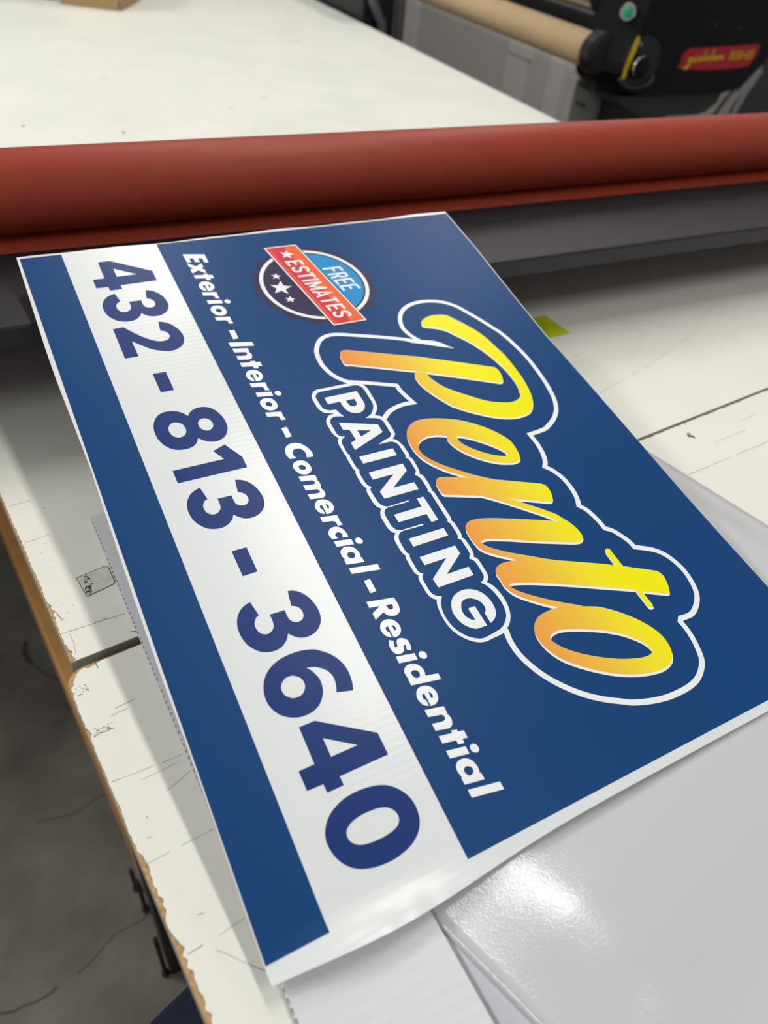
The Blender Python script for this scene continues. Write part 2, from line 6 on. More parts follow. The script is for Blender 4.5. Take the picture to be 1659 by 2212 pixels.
 'pband': [[[(232.63,189.12,0),(230.42,191.38,0),(229.1,194.32,0),(229.11,196.95,1),(229.12,226.01,1),(229.73,232.32,0),(233.6,237.11,0),(238.09,238.82,0),(241.84,239.21,1),(255.01,238.8,1),(259.43,238.15,0),(263.29,236.89,0),(267.43,234.28,0),(271.26,230.75,1),(272.7,233.83,0),(274.8,236.31,0),(277.77,237.8,0),(280.71,238.49,1),(292.25,238.55,1),(295.15,238.14,0),(297.97,236.41,0),(300.63,233.16,1),(301.9,235.18,0),(303.6,236.45,0),(308.04,237.82,0),(309.88,238.47,1),(318.07,238.7,1),(320.91,238.53,0),(322.87,237.6,1),(324.85,238.83,0),(327.19,239.18,1),(336.84,238.76,1),(339.77,238.13,0),(341.74,236.9,1),(343.69,238.75,0),(347.31,239.41,1),(355.88,239.43,1),(359,238.75,0),(360.15,238.21,1),(362.48,239.36,1),(387.64,239.7,1),(390.18,239.54,0),(392.29,238.67,1),(394.5,239.62,0),(396.84,239.81,1),(404.21,239.88,1),(406.88,239.5,0),(409.18,238.4,1),(411.12,239.67,0),(413.77,240.14,1),(422.29,240.13,1),(425.72,239.23,0),(427.96,238,1),(429.9,239.64,0),(432.61,240.33,1),(443.24,240.22,1),(446.33,239.59,0),(448.83,238.21,0),(451.24,235.84,1),(455.2,238.59,0),(460.81,240.26,0),(468.03,240.87,0),(474.64,240.08,0),(479.73,238.5,0),(483.89,236.09,0),(486.99,233.22,0),(489.71,229.48,0),(492.11,224.29,1),(492.61,220.62,0),(492.91,214.35,0),(493.16,208.72,0),(491.56,203.18,0),(488.46,198.58,0),(484.28,194.64,0),(479,191.32,0),(472.91,189.5,0),(465.58,188.88,0),(458.65,189.59,0),(453.99,190.6,0),(450.92,192.22,1),(449.26,190.01,0),(446.38,188.36,0),(442.71,187.69,1),(432.88,187.64,1),(430.14,188.14,0),(427.98,189.48,1),(426.26,187.96,0),(423.37,187.32,1),(413.54,187.27,1),(411,187.52,0),(409.42,188.26,1),(407.22,187.27,0),(403.81,186.65,1),(396.03,186.62,1),(392.76,187.35,0),(390.03,188.9,0),(388.44,190.65,1),(386.56,188.37,0),(382.76,186.93,0),(379.36,186.71,1),(371.79,186.65,1),(368.92,187.36,0),(366.01,188.82,0),(364.08,190.76,1),(361.29,188.3,0),(356.85,187.07,0),(353.95,187.03,1),(346.29,186.85,1),(343.59,187.57,0),(341.87,188.66,1),(339.99,187.44,0),(336.72,186.55,1),(327.66,186.42,1),(324.78,186.9,0),(323.23,187.79,1),(320.49,186.84,1),(309.62,186.7,1),(307.75,186.72,0),(306.23,187.27,1),(303.66,186.71,0),(300.49,186.66,1),(293.07,186.62,1),(289.77,187.37,0),(287.54,188.55,0),(286.43,189.82,1),(283.4,187.74,0),(279.14,186.61,1),(269.86,186.45,1),(266.42,187.22,0),(263.29,189.13,0),(260.53,192.43,0),(259.82,195.86,0),(259.58,198.57,1),(258.91,195.75,0),(257.86,192.59,0),(255.9,189.32,0),(252.25,187.31,0),(248.25,186.49,1),(239.26,186.51,1),(235.61,187.2,0)],[(236.23,190.69,0),(233.91,192.48,0),(232.48,195.48,0),(232.31,198.19,1),(232.77,229.23,1),(233.7,232.09,0),(236.24,234.73,0),(240.12,235.62,1),(254.82,235.6,1),(259.26,235.06,0),(263.56,232.93,0),(267.56,229.88,0),(270.03,226.5,0),(271.96,221.8,1),(274.8,230.62,1),(276.83,233.39,0),(280.34,234.87,1),(292.44,234.67,1),(294.82,234.8,0),(297.5,232.62,0),(298.66,229.89,1),(300.12,224.9,0),(302.72,218.84,1),(302.64,228.92,1),(303.48,231.69,0),(305.45,233.88,0),(307.42,234.95,0),(308.54,235.15,1),(317.63,235.19,1),(320.54,235.26,0),(322.71,234.01,1),(325.23,235.96,1),(335.31,235.88,1),(338.29,235.44,0),(341.73,232.58,1),(344.01,234.88,0),(348.01,235.86,1),(356.56,235.9,1),(358.57,235.58,0),(360,234.79,1),(362.32,236.1,1),(388.14,236.05,1),(390.43,236.03,0),(392.1,235.06,1),(394.57,236.48,1),(403.88,236.47,1),(406.81,236.04,0),(408.84,234.69,1),(410.92,236.7,1),(421.93,236.81,1),(424.98,236.25,0),(428.09,233.62,1),(430.82,236.15,0),(434.19,237.02,1),(442.62,236.82,1),(445.76,236.34,0),(448.52,234.06,0),(449.84,230.83,1),(453.07,233.55,0),(459.26,236.03,0),(466.65,237.13,0),(473.43,236.83,0),(479.07,235.21,0),(482.68,232.88,0),(486.55,228.41,0),(488.62,223.72,1),(489.74,215.24,0),(490.23,208.35,0),(488.63,203.89,0),(485.52,199.27,0),(480.5,195.26,0),(474.52,192.32,0),(468.09,191.2,0),(461.02,191.47,0),(455.07,193.51,0),(451.85,195.5,0),(449.9,197.15,1),(447.96,193.44,0),(445.15,191.21,0),(441.46,190.54,1),(433.38,190.63,1),(430.69,191.28,0),(429.27,192.23,0),(428.12,193.62,1),(426.67,191.56,0),(423.61,190.48,1),(413.65,190.56,1),(411.12,190.85,0),(409.15,192,1),(407.54,190.45,0),(403.91,189.97,1),(395.88,190.08,1),(392.9,190.9,0),(390.26,192.76,0),(388.73,195.51,0),(388.5,198.08,1),(388.89,215.24,1),(387.46,215.01,1),(387.51,196.64,1),(386.9,194.51,0),(385.06,192.05,0),(381.85,190.78,0),(379.54,190.51,1),(371.39,190.51,1),(368.45,191.02,0),(365.91,192.79,0),(364.75,195.35,0),(364.54,198.18,1),(364.68,214.92,1),(363.25,215.02,1),(363.77,197.58,1),(363.07,194.97,0),(360.93,192.42,0),(357.61,191.12,0),(354.31,190.79,1),(346.32,190.54,1),(343.78,190.89,0),(341.79,193.01,1),(339.53,190.64,0),(336,189.87,1),(327.77,189.61,1),(325.18,190.1,0),(323.13,191.34,1),(320.91,190.14,0),(318.36,189.85,1),(309.96,189.81,1),(308.07,189.78,0),(306.12,190.6,1),(304.77,189.54,0),(302.15,189.24,1),(293.95,189.51,1),(290.68,190.41,0),(288.07,192.48,0),(286.44,195.28,1),(284.89,191.64,0),(281.79,190,0),(278.79,189.84,1),(270.2,189.88,1),(267.05,190.53,0),(264.35,192.78,0),(263.1,195.93,0),(263.42,198.91,0),(265.14,204.39,1),(261.08,202.6,0),(255.84,201.06,1),(255.46,197.31,1),(254.53,194.08,0),(251.65,191.2,0),(247.94,190.25,1),(238.17,190.1,1)]]],
 'pent': [[[(170.52,331.96,0),(167.14,335.18,0),(163.93,341.56,0),(162.58,349.3,0),(163.41,357.44,0),(165.96,363.87,0),(170.54,367.57,0),(180.59,374.39,0),(192.73,381.48,0),(206.38,386.71,0),(221.26,389.39,0),(232.48,391.65,0),(250.25,392.08,0),(267.25,391.16,0),(281.56,388.67,0),(290.89,385.88,0),(298.78,381.71,0),(305.24,376.18,0),(308.49,370.55,0),(309.77,362.88,0),(309.6,354.75,0),(307.42,345.78,0),(303.1,335.31,0),(296.62,324.81,0),(289.43,314.79,0),(281.13,305.43,0),(277.61,302.67,0),(265.13,295.63,0),(254.54,290.95,0),(244.5,288.68,0),(237.33,289.01,0),(231.64,291.72,1),(235.39,302.34,1),(240.83,302.07,0),(247.34,304.18,0),(255.27,308.33,0),(263.69,315.58,0),(272.15,325.11,0),(280.38,334.78,0),(285.53,342.66,0),(289.33,351.43,0),(291.66,359.69,0),(291.4,366.69,0),(289.06,372.81,0),(285.49,376.32,0),(280.4,377.76,0),(274.95,379.8,0),(263.58,381.02,0),(250.07,380.36,0),(237.82,377.97,0),(227.28,375.15,0),(215.67,370.53,0),(205.26,365.07,0),(193.23,356.57,0),(186.21,351.48,0),(180.42,343.19,0),(176.28,333.23,0),(174.14,331.13,0)]],[[(192.05,234.17,0),(188.93,236.62,0),(188.04,239.75,0),(188.95,244.1,1),(215.03,307.85,1),(229.66,337.79,1),(245.17,369.62,1),(246.96,372.2,0),(252.52,373.34,0),(259.3,372.12,0),(264.34,369.9,0),(266.4,367.19,1),(265.94,364.8,1),(246.38,325.65,1),(230.81,292.87,1),(207.24,237.56,1),(206.54,234.19,0),(204.12,232.63,0),(198.16,232.7,0)]],[[(358.02,275.84,1),(350.82,266.23,0),(342.85,257.74,0),(334.23,250.87,0),(326.43,246.74,0),(318.92,244.99,0),(311.01,244.69,0),(304.19,245.71,0),(297.76,248.33,0),(292.88,252.36,0),(289.06,258.05,0),(287.42,264.62,0),(287.98,273.11,0),(289.87,281.63,0),(293.13,290.82,0),(297.55,300.81,0),(304.29,310.89,0),(312.46,320.12,0),(322.38,328.23,0),(332.08,333.46,0),(339.43,334.07,0),(347.27,333.23,0),(352.7,331.35,0),(355.3,328.56,0),(355.93,323.28,0),(354.97,318.62,0),(351.78,309.56,0),(345.56,299.64,0),(337.7,290.75,0),(329.36,284.16,0),(321,280.24,0),(314.74,279.45,0),(311.37,280.91,1),(308.25,274.01,0),(307.02,266.63,0),(307.41,260.42,0),(309.73,254.85,0),(312.71,251.6,0),(317.27,249.78,0),(321.96,249.83,0),(327.65,251.92,0),(334.48,256.59,0),(341.49,263.09,0),(349.18,271.81,0),(356.56,280.71,0),(362.5,289.16,0),(367.58,297.49,1),(367.02,286.36,1)],[(314.03,288.72,1),(316.61,295.13,0),(322.37,303.47,0),(329.69,311.56,0),(336.46,317.87,0),(341.98,321.43,0),(345.8,322.15,1),(347.21,319.48,0),(345,313.87,0),(340.5,306.23,0),(334.81,299.36,0),(328.11,293.09,0),(321.23,288.95,0)]],[[(358.44,275.49,1),(367.54,297.49,1),(383.38,332.66,1),(386.49,335.83,0),(392.28,336.22,0),(397.45,334.82,0),(401.34,332.52,0),(402.96,329.63,1),(387.37,295.06,1),(392.1,301.68,0),(397.85,308.07,0),(407.3,318.79,0),(415.44,326.94,0),(417.87,328.29,0),(426.1,332.83,0),(433.55,335.24,0),(439.76,335.45,0),(442.81,334.23,0),(444.78,330.43,0),(444.14,324.86,1),(431.97,293.61,1),(424.96,277.84,0),(421.71,269.87,0),(418.71,261.8,0),(419.6,265.04,0),(417.15,256.26,0),(417.51,250.55,1),(420.8,251.65,0),(424.98,255.33,0),(428.47,259.42,0),(434.23,267.61,0),(441.14,279.08,0),(448.09,290.6,0),(453.34,300.08,1),(449.72,281.35,1),(442.91,269.5,1),(438.56,264.8,0),(433.39,257.09,0),(428.35,250.88,0),(423.64,246.79,0),(418.57,245.23,0),(410.47,244.68,0),(404.69,245.02,0),(401.34,246.39,0),(398.68,249.39,0),(397.36,254.13,0),(397.71,260.28,0),(399.82,268.62,0),(403.58,279.26,0),(411.38,299.01,0),(418.13,315.57,1),(422.27,324.68,1),(414.67,317.98,0),(402.66,304.85,0),(393.26,294.19,0),(384.23,283.28,0),(378.28,275.41,1),(367.56,246.22,1),(365.77,244.86,0),(361.18,244.68,0),(355.01,245.37,0),(351.99,247.47,0),(350.42,250.36,0),(351.15,255.59,1),(355.86,269.18,1)]],[[(453.32,300.07,1),(468.97,334.27,1),(474.16,344.13,1),(460.36,344.07,1),(458.58,345.8,0),(458.36,347.73,0),(459.57,349.62,0),(462.3,349.6,1),(476.92,350.01,1),(489.33,372.63,1),(491.75,375.65,0),(496.9,377.05,0),(503.51,375.33,0),(508.34,372.57,0),(510.3,370.87,0),(510.63,369.15,1),(501.25,350.19,1),(503.59,349.99,1),(513.87,350.46,1),(515.15,349.72,0),(515.47,347.72,0),(514.35,345.88,0),(512.33,345.49,1),(498.01,345.18,1),(477.15,300.2,1),(468.93,281.69,0),(463.59,268.8,0),(459.88,258.23,0),(458.86,253.09,0),(459.34,250.85,1),(461.92,251.74,0),(466.85,255.57,0),(474.63,264.58,0),(483.96,277.76,0),(491.08,289.27,0),(495.08,295.74,1),(493.59,284.1,1),(489.73,277.95,1),(487.82,275.03,0),(485.04,270.43,0),(478.44,261.99,0),(471.33,253.89,0),(466.24,249.56,0),(461.64,247.45,0),(458.09,246.54,0),(451.71,246.79,0),(447.04,246.55,0),(444.26,247.99,0),(442.38,250.14,0),(440.79,255.04,0),(440.84,260.87,0),(442.03,266.68,0),(442.87,269.44,1)]],[[(495.54,295.99,1),(499.62,306.24,0),(505.6,315.11,0),(513.25,323.65,0),(521.9,331.35,0),(532.17,337.62,0),(541.23,339.81,0),(549.35,338.72,0),(554.81,335.43,0),(558.43,329.82,0),(559.8,321.84,0),(558.82,312.14,0),(556.11,301.2,0),(551.67,289.96,0),(545.77,279.08,0),(537.55,267.35,0),(528.1,256.56,0),(519.62,250.32,0),(510.58,247,0),(502.17,246.64,0),(497.03,248.56,0),(492.65,252.69,0),(489.76,258.68,0),(488.73,267.53,0),(488.88,273.81,0),(489.67,278.31,1)],[(508.02,255.38,0),(506.11,258.05,0),(505.14,263.21,0),(506.37,270.46,0),(510.73,282.82,0),(517.03,296.69,0),(524.9,309.48,0),(533.59,318.78,0),(540.28,322.92,0),(545.27,323.39,0),(547.15,320.06,0),(546.77,312.7,0),(544.22,303.41,0),(540.05,292.73,0),(534.24,281.61,0),(527.11,270.65,0),(520.18,262.29,0),(513.67,257.16,0),(510.06,255.28,0)]]],
 'stroke': [[(230.74,235.77,1),(228.84,230.05,0),(227.1,225.59,0),(223.72,221.9,0),(219.72,218.5,0),(213.01,215,0),(203.85,212.55,0),(195.62,212.25,0),(187.67,213.43,0),(182.51,215.03,0),(175.96,218.75,0),(169.75,224.3,0),(166.19,231.29,0),(165.67,239.05,0),(167.62,247.82,0),(172.22,261.03,0),(178.63,279.18,0),(185.64,297.29,0),(193.96,314.94,0),(192.36,308.79,0),(196.36,317.73,1)],[(195.05,318.44,1),(188.02,314.07,0),(180.82,311.23,0),(172.47,310.07,0),(163.74,312.02,0),(156.34,315.74,0),(149.36,321.81,0),(144.29,329.83,0),(141.21,339.97,0),(140.79,351.15,0),(143.02,362.58,0),(147.35,372.13,0),(155.4,381.18,0),(165.5,387.38,0),(179.65,395.09,0),(194.57,402.16,0),(202.75,405.88,0),(217.3,409.53,0),(237.79,412.38,0),(255.64,412.57,0),(275.48,411.09,0),(290.73,408.48,0),(302.61,404.9,0),(311.26,400.36,0),(318.37,394.15,0),(324.08,386.64,0),(327.92,379.34,0),(330.6,372.31,0),(331.87,355.99,1),(343.09,356.25,0),(353.9,354.81,0),(362.96,351.57,0),(368.6,347.38,1),(374.45,351.92,0),(385.47,355.93,0),(397.56,356.27,0),(407.36,354.52,0),(414.18,351.29,1),(420.63,355.49,0),(431.5,358.08,0),(441.14,358.77,1),(445.68,364.25,0),(453.82,368.67,0),(459.9,371.04,0),(465.32,371.63,1),(472.19,384.52,0),(478.86,391.5,0),(487.51,395.81,0),(498.58,397.87,0),(510.25,396.46,0),(518.67,393.32,0),(524.16,389.03,0),(529.37,382.22,0),(532.25,375.63,0),(532.51,369.28,0),(531.89,364.63,1),(534.29,362.07,1),(540.03,362.54,0),(548.52,361.75,0),(557.69,359.38,0),(565.56,355.98,0),(571.06,350.49,0),(575.61,342.96,0),(578.14,334.08,0),(578.95,322.81,0),(578.32,309.05,0),(575.57,295.05,0),(571.66,283.01,0),(567.5,275.08,0),(561.97,265.12,0),(555.09,255.34,0),(546.96,246.51,0),(537.52,238.57,0),(528.18,232.67,0),(518.41,228.41,0),(508.92,226.01,0),(499.12,225.87,0),(491.88,227.27,0),(489.86,227.61,1)],[(230.74,235.77,1),(243.24,266.71,1),(250.57,267.01,0),(259.48,269.18,0),(267,271.32,1),(266.52,262.05,0),(267.86,253.28,0),(270.98,245.03,0),(275.79,238.64,0),(276.98,237.06,1)]],
 'spike': [[[(192.17,314.81,1),(193.63,320.71,0),(196.96,330.13,0),(200.95,336.19,0),(206.69,341.27,0),(212.41,346.34,1),(204.73,329.54,1),(197.17,315.06,1),(194.73,311.2,1)]]],
 'badge_c': (90.39,253.52),
}
EXPOSURE = 0.0
FADE = (240.0, 338.0)
LA = 15
LB = 15
LC = 12
LD = 15
LF = 40
GLOW = 1.0
WORLD = 0.45
import bpy, bmesh, math, random
from mathutils import Vector, Matrix
from mathutils.geometry import delaunay_2d_cdt
random.seed(7)
scene = bpy.context.scene
C = scene.collection
PI = math.pi

# ------------------------------------------------------------------ helpers
def lin(r, g, b):
    def f(c):
        c /= 255.0
        return c/12.92 if c <= 0.04045 else ((c+0.055)/1.055)**2.4
    return (f(r), f(g), f(b), 1.0)

def mat(name, rgb, rough=0.5, metal=0.0, spec=0.4, coat=0.0, noise=None, bump=None, emit=None, coat_rough=0.1):
    """noise=(scale, amount, detail) varies the colour; bump=(scale, strength, distance)"""
    m = bpy.data.materials.new(name); m.use_nodes = True
    nt = m.node_tree; b = nt.nodes['Principled BSDF']
    col = lin(*rgb)
    b.inputs['Base Color'].default_value = col
    b.inputs['Roughness'].default_value = rough
    b.inputs['Metallic'].default_value = metal
    b.inputs['Specular IOR Level'].default_value = spec
    b.inputs['Coat Weight'].default_value = coat
    b.inputs['Coat Roughness'].default_value = coat_rough
    tc = nt.nodes.new('ShaderNodeTexCoord')
    if noise:
        n = nt.nodes.new('ShaderNodeTexNoise'); n.inputs['Scale'].default_value = noise[0]
        n.inputs['Detail'].default_value = noise[2] if len(noise) > 2 else 4
        nt.links.new(tc.outputs['Object'], n.inputs['Vector'])
        r = nt.nodes.new('ShaderNodeMapRange')
        r.inputs['From Min'].default_value = 0.25; r.inputs['From Max'].default_value = 0.75
        r.inputs['To Min'].default_value = 1-noise[1]; r.inputs['To Max'].default_value = 1+noise[1]
        nt.links.new(n.outputs['Fac'], r.inputs['Value'])
        mx = nt.nodes.new('ShaderNodeVectorMath'); mx.operation = 'SCALE'
        mx.inputs[0].default_value = col[:3]
        nt.links.new(r.outputs['Result'], mx.inputs['Scale'])
        nt.links.new(mx.outputs['Vector'], b.inputs['Base Color'])
    if bump:
        n2 = nt.nodes.new('ShaderNodeTexNoise'); n2.inputs['Scale'].default_value = bump[0]; n2.inputs['Detail'].default_value = 3
        nt.links.new(tc.outputs['Object'], n2.inputs['Vector'])
        bp = nt.nodes.new('ShaderNodeBump'); bp.inputs['Strength'].default_value = bump[1]; bp.inputs['Distance'].default_value = bump[2]
        nt.links.new(n2.outputs['Fac'], bp.inputs['Height'])
        nt.links.new(bp.outputs['Normal'], b.inputs['Normal'])
    if emit:
        b.inputs['Emission Color'].default_value = lin(*rgb); b.inputs['Emission Strength'].default_value = emit
    return m

def bsdf(m): return m.node_tree.nodes['Principled BSDF']

def obj(name, bm, m, parent=None, smooth=False, mats=None):
    me = bpy.data.meshes.new(name)
    bm.normal_update()
    if smooth:
        for e_ in bm.edges:
            if len(e_.link_faces) == 2 and e_.calc_face_angle(0) > 0.7: e_.smooth = False
    bm.to_mesh(me); bm.free()
    for x in (mats or [m]): me.materials.append(x)
    if smooth:
        for p in me.polygons: p.use_smooth = True
    o = bpy.data.objects.new(name, me); C.objects.link(o)
    if parent: o.parent = parent
    return o

def tag(o, label, cat, group=None, kind=None):
    if label: o['label'] = label
    if cat: o['category'] = cat
    if group: o['group'] = group
    if kind: o['kind'] = kind
    return o

def thing(name, label, cat, loc=(0, 0, 0), rotz=0, group=None):
    o = bpy.data.objects.new(name, None); C.objects.link(o)
    o.empty_display_size = 0.05
    o.location = loc; o.rotation_euler = (0, 0, rotz)
    return tag(o, label, cat, group)

def add_box(bm, x0, x1, y0, y1, z0, z1, bev=0.0, seg=2):
    r = bmesh.ops.create_cube(bm, size=1.0)
    vs = r['verts']
    for v in vs:
        v.co = Vector((x0+(v.co.x+.5)*(x1-x0), y0+(v.co.y+.5)*(y1-y0), z0+(v.co.z+.5)*(z1-z0)))
    if bev:
        es = list({e for v in vs for e in v.link_edges})
        bmesh.ops.bevel(bm, geom=es, offset=bev, segments=seg, profile=0.5, affect='EDGES')
    return bm

def box(*a, **k): return add_box(bmesh.new(), *a, **k)

def add_lathe(bm, prof, axis='Y', seg=48, c=(0, 0, 0)):
    """prof: list of (t along the axis, radius)"""
    rings = []
    for t, r in prof:
        ring = []
        for i in range(seg):
            a = 2*PI*i/seg
            p, q = r*math.cos(a), r*math.sin(a)
            v = {'X': (t, p, q), 'Y': (p, t, q), 'Z': (p, q, t)}[axis]
            ring.append(bm.verts.new((v[0]+c[0], v[1]+c[1], v[2]+c[2])))
        rings.append(ring)
    for a, b in zip(rings, rings[1:]):
        for i in range(seg):
            bm.faces.new((a[i], a[(i+1) % seg], b[(i+1) % seg], b[i]))
    bm.faces.new(rings[0]); bm.faces.new(rings[-1])
    bmesh.ops.recalc_face_normals(bm, faces=bm.faces[:])
    return bm

def lathe(*a, **k): return add_lathe(bmesh.new(), *a, **k)

def add_tube(bm, pts, r, seg=10):
    pts = [Vector(p) for p in pts]
    prev = None; rings = []
    up = Vector((0, 0, 1))
    for i, p in enumerate(pts):
        d = (pts[min(i+1, len(pts)-1)]-pts[max(i-1, 0)]).normalized()
        a = d.cross(up)
        if a.length < 1e-4: a = d.cross(Vector((1, 0, 0)))
        a.normalize()
        if prev is not None and a.dot(prev) < 0: a = -a
        prev = a
        b = d.cross(a)
        rings.append([bm.verts.new(p+a*(r*math.cos(2*PI*k/seg))+b*(r*math.sin(2*PI*k/seg))) for k in range(seg)])
    for a, b in zip(rings, rings[1:]):
        for i in range(seg):
            bm.faces.new((a[i], a[(i+1) % seg], b[(i+1) % seg], b[i]))
    bm.faces.new(rings[0]); bm.faces.new(rings[-1])
    bmesh.ops.recalc_face_normals(bm, faces=bm.faces[:])
    return bm

def tube(*a, **k): return add_tube(bmesh.new(), *a, **k)

def prism(pts, axis, a0, a1, shift=(0, 0), bev=0.0):
    """closed outline pts (2D) pushed from a0 to a1 along axis; shift moves the second outline"""
    bm = bmesh.new()
    def P(p, t, s=(0, 0)):
        x, y = p[0]+s[0], p[1]+s[1]
        return {'X': (t, x, y), 'Y': (x, t, y), 'Z': (x, y, t)}[axis]
    A = [bm.verts.new(P(p, a0)) for p in pts]
    B = [bm.verts.new(P(p, a1, shift)) for p in pts]
    n = len(pts)
    for i in range(n): bm.faces.new((A[i], A[(i+1) % n], B[(i+1) % n], B[i]))
    bm.faces.new(A); bm.faces.new(B)
    bmesh.ops.recalc_face_normals(bm, faces=bm.faces[:])
    if bev:
        bmesh.ops.bevel(bm, geom=bm.edges[:], offset=bev, segments=2, profile=0.5, affect='EDGES')
    return bm

# --- flat artwork: outlines in the sign's own millimetres -> clean triangulated inlays
def spline(cc, n=5):
    """closed outline of (u, v, corner) -> dense points (Catmull-Rom between corners)"""
    N = len(cc); out = []
    for i in range(N):
        p1, p2 = cc[i], cc[(i+1) % N]
        if p1[2] and p2[2]:
            out.append((p1[0], p1[1])); continue
        p0 = cc[i-1] if not p1[2] else p1
        p3 = cc[(i+2) % N] if not p2[2] else p2
        for k in range(n):
            t = k/n
            out.append(tuple(cr(p0[j], p1[j], p2[j], p3[j], t) for j in (0, 1)))
    return out

def cr(a, b, c, d, t):
    return 0.5*((2*b)+(-a+c)*t+(2*a-5*b+4*c-d)*t*t+(-a+3*b-3*c+d)*t*t*t)

def open_spline(cc, n=6):
    out = []
    for i in range(len(cc)-1):
        p1, p2 = cc[i], cc[i+1]
        if p1[2] and p2[2]:
            out.append((p1[0], p1[1], True)); continue
        p0 = cc[i-1] if (i > 0 and not p1[2]) else p1
        p3 = cc[i+2] if (i+2 < len(cc) and not p2[2]) else p2
        for k in range(n):
            t = k/n
            out.append((cr(p0[0], p1[0], p2[0], p3[0], t), cr(p0[1], p1[1], p2[1], p3[1], t), k == 0 and bool(p1[2])))
    out.append((cc[-1][0], cc[-1][1], True))
    return out

def stroke(pl, w):
    """polyline -> list of quads (segments) plus mitred joins, as separate outlines"""
    pts = [Vector((p[0], p[1])) for p in pl]
    L = []; Rr = []
    for i, p in enumerate(pts):
        d0 = (p-pts[i-1]).normalized() if i > 0 else None
        d1 = (pts[i+1]-p).normalized() if i < len(pts)-1 else None
        if d0 is None: d0 = d1
        if d1 is None: d1 = d0
        n0 = Vector((-d0.y, d0.x)); n1 = Vector((-d1.y, d1.x))
        m = n0+n1
        if m.length < 1e-3: m = n1.copy()
        m.normalize()
        k = min(1/max(m.dot(n1), 0.2), 2.6)
        L.append(p+m*(w/2*k)); Rr.append(p-m*(w/2*k))
    return [[tuple(L[i]), tuple(L[i+1]), tuple(Rr[i+1]), tuple(Rr[i])] for i in range(len(pts)-1)]

def inside(poly, x, y):
    c = False; j = len(poly)-1
    for i in range(len(poly)):
        xi, yi = poly[i]; xj, yj = poly[j]
        if (yi > y) != (yj > y) and x < (xj-xi)*(y-yi)/(yj-yi)+xi: c = not c
        j = i
    return c

def flat(groups, place, z, extra=None, bm=None, mi=0):
    """groups: list of [outline, hole, ...]; union of the groups is filled"""
    pts = []; edges = []; info = []
    for g in groups:
        for poly in g:
            b = len(pts); n = len(poly)
            pts += [Vector(p) for p in poly]
            edges += [(b+i, b+(i+1) % n) for i in range(n)]
        xs = [p[0] for q in g for p in q]; ys = [p[1] for q in g for p in q]
        info.append((min(xs), max(xs), min(ys), max(ys), g))
    for a, c in (extra or []):
        b = len(pts); pts += [Vector(a), Vector(c)]; edges.append((b, b+1))
    V, _, Fc, *_r = delaunay_2d_cdt(pts, edges, [], 0, 1e-5)
    bm = bm or bmesh.new()
    uvl = bm.loops.layers.uv.verify()
    bv = {}
    for f in Fc:
        x = sum(V[i][0] for i in f)/len(f); y = sum(V[i][1] for i in f)/len(f)
        ok = False
        for x0, x1, y0, y1, g in info:
            if x0 <= x <= x1 and y0 <= y <= y1:
                c = False
                for poly in g: c ^= inside(poly, x, y)
                if c: ok = True; break
        if not ok: continue
        vs = []
        for i in f:
            if i not in bv: bv[i] = bm.verts.new(place(V[i][0], V[i][1], z))
            vs.append(bv[i])
        try: fa = bm.faces.new(vs)
        except ValueError: continue
        fa.material_index = mi
        for lp, i in zip(fa.loops, f): lp[uvl].uv = (V[i][0], V[i][1])
    bm.normal_update()
    return bm

ZO = 1.34          # height of the lens above the floor; the table tops stand at 0.898
TT = 0.898

# ------------------------------------------------------------------ camera (phone, held over the table, rolled)
R = ((0.88942907, -0.23904083, 0.38958364), (-0.44758082, -0.62830051, 0.63632529), (0.09266788, -0.74033638, -0.66581883))
cam = bpy.data.cameras.new('camera'); cam.sensor_fit = 'VERTICAL'; cam.sensor_height = 36.0; cam.sensor_width = 27.0
cam.lens = 1620/2212*36
cam.clip_start = 0.02
cam.dof.use_dof = True; cam.dof.focus_distance = 0.56; cam.dof.aperture_fstop = 5.8
co = bpy.data.objects.new('camera', cam); C.objects.link(co)
M = Matrix.Identity(4)
for i in range(3):
    M[i][0] = R[i][0]; M[i][1] = -R[i][1]; M[i][2] = -R[i][2]
M[2][3] = ZO
co.matrix_world = M
scene.camera = co
scene.view_settings.view_transform = 'Standard'; scene.view_settings.look = 'None'
scene.view_settings.gamma = 1.0; scene.view_settings.exposure = EXPOSURE
scene.view_settings.use_curve_mapping = False

# ------------------------------------------------------------------ materials
M_lam = mat('white_laminate', (225, 224, 216), rough=0.42, noise=(9, 0.035, 6), bump=(300, 0.05, 0.0003))
M_far = mat('far_laminate', (224, 224, 217), rough=0.4, noise=(7, 0.05, 7))
M_scr = mat('scratch_grey', (140, 138, 130), rough=0.7)
M_gouge = mat('gouge_dark', (78, 76, 72), rough=0.9)
M_seamd = mat('chipped_seam_brown', (104, 98, 80), rough=0.9)
M_core = mat('particleboard', (176, 144, 100), rough=0.9, noise=(420, 0.35, 5), bump=(500, 0.9, 0.001))
M_edge = mat('grey_edge_band', (150, 146, 138), rough=0.55, noise=(60, 0.08))
M_wood = mat('pine_beam', (178, 128, 70), rough=0.6, noise=(30, 0.12))
M_black = mat('black_paint', (24, 24, 26), rough=0.45, noise=(40, 0.15))
M_red = mat('red_silicone', (146, 52, 34), rough=0.5, spec=0.3, noise=(60, 0.05))
M_tray = mat('black_anodised', (31, 31, 34), rough=0.45, spec=0.4, noise=(25, 0.10), bump=(700, 0.1, 0.0003))
M_film = mat('white_print_film', (217, 220, 221), rough=0.25, spec=0.4)
M_board = mat('white_corrugated_plastic', (226, 228, 232), rough=0.4)
M_liner = mat('glossy_backing_paper', (193, 193, 197), rough=0.13, spec=0.5, bump=(700, 0.22, 0.0004))
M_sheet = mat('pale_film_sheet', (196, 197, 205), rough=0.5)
M_mach = mat('machine_black', (4, 4, 7), spec=0.2, rough=0.5, noise=(50, 0.1))
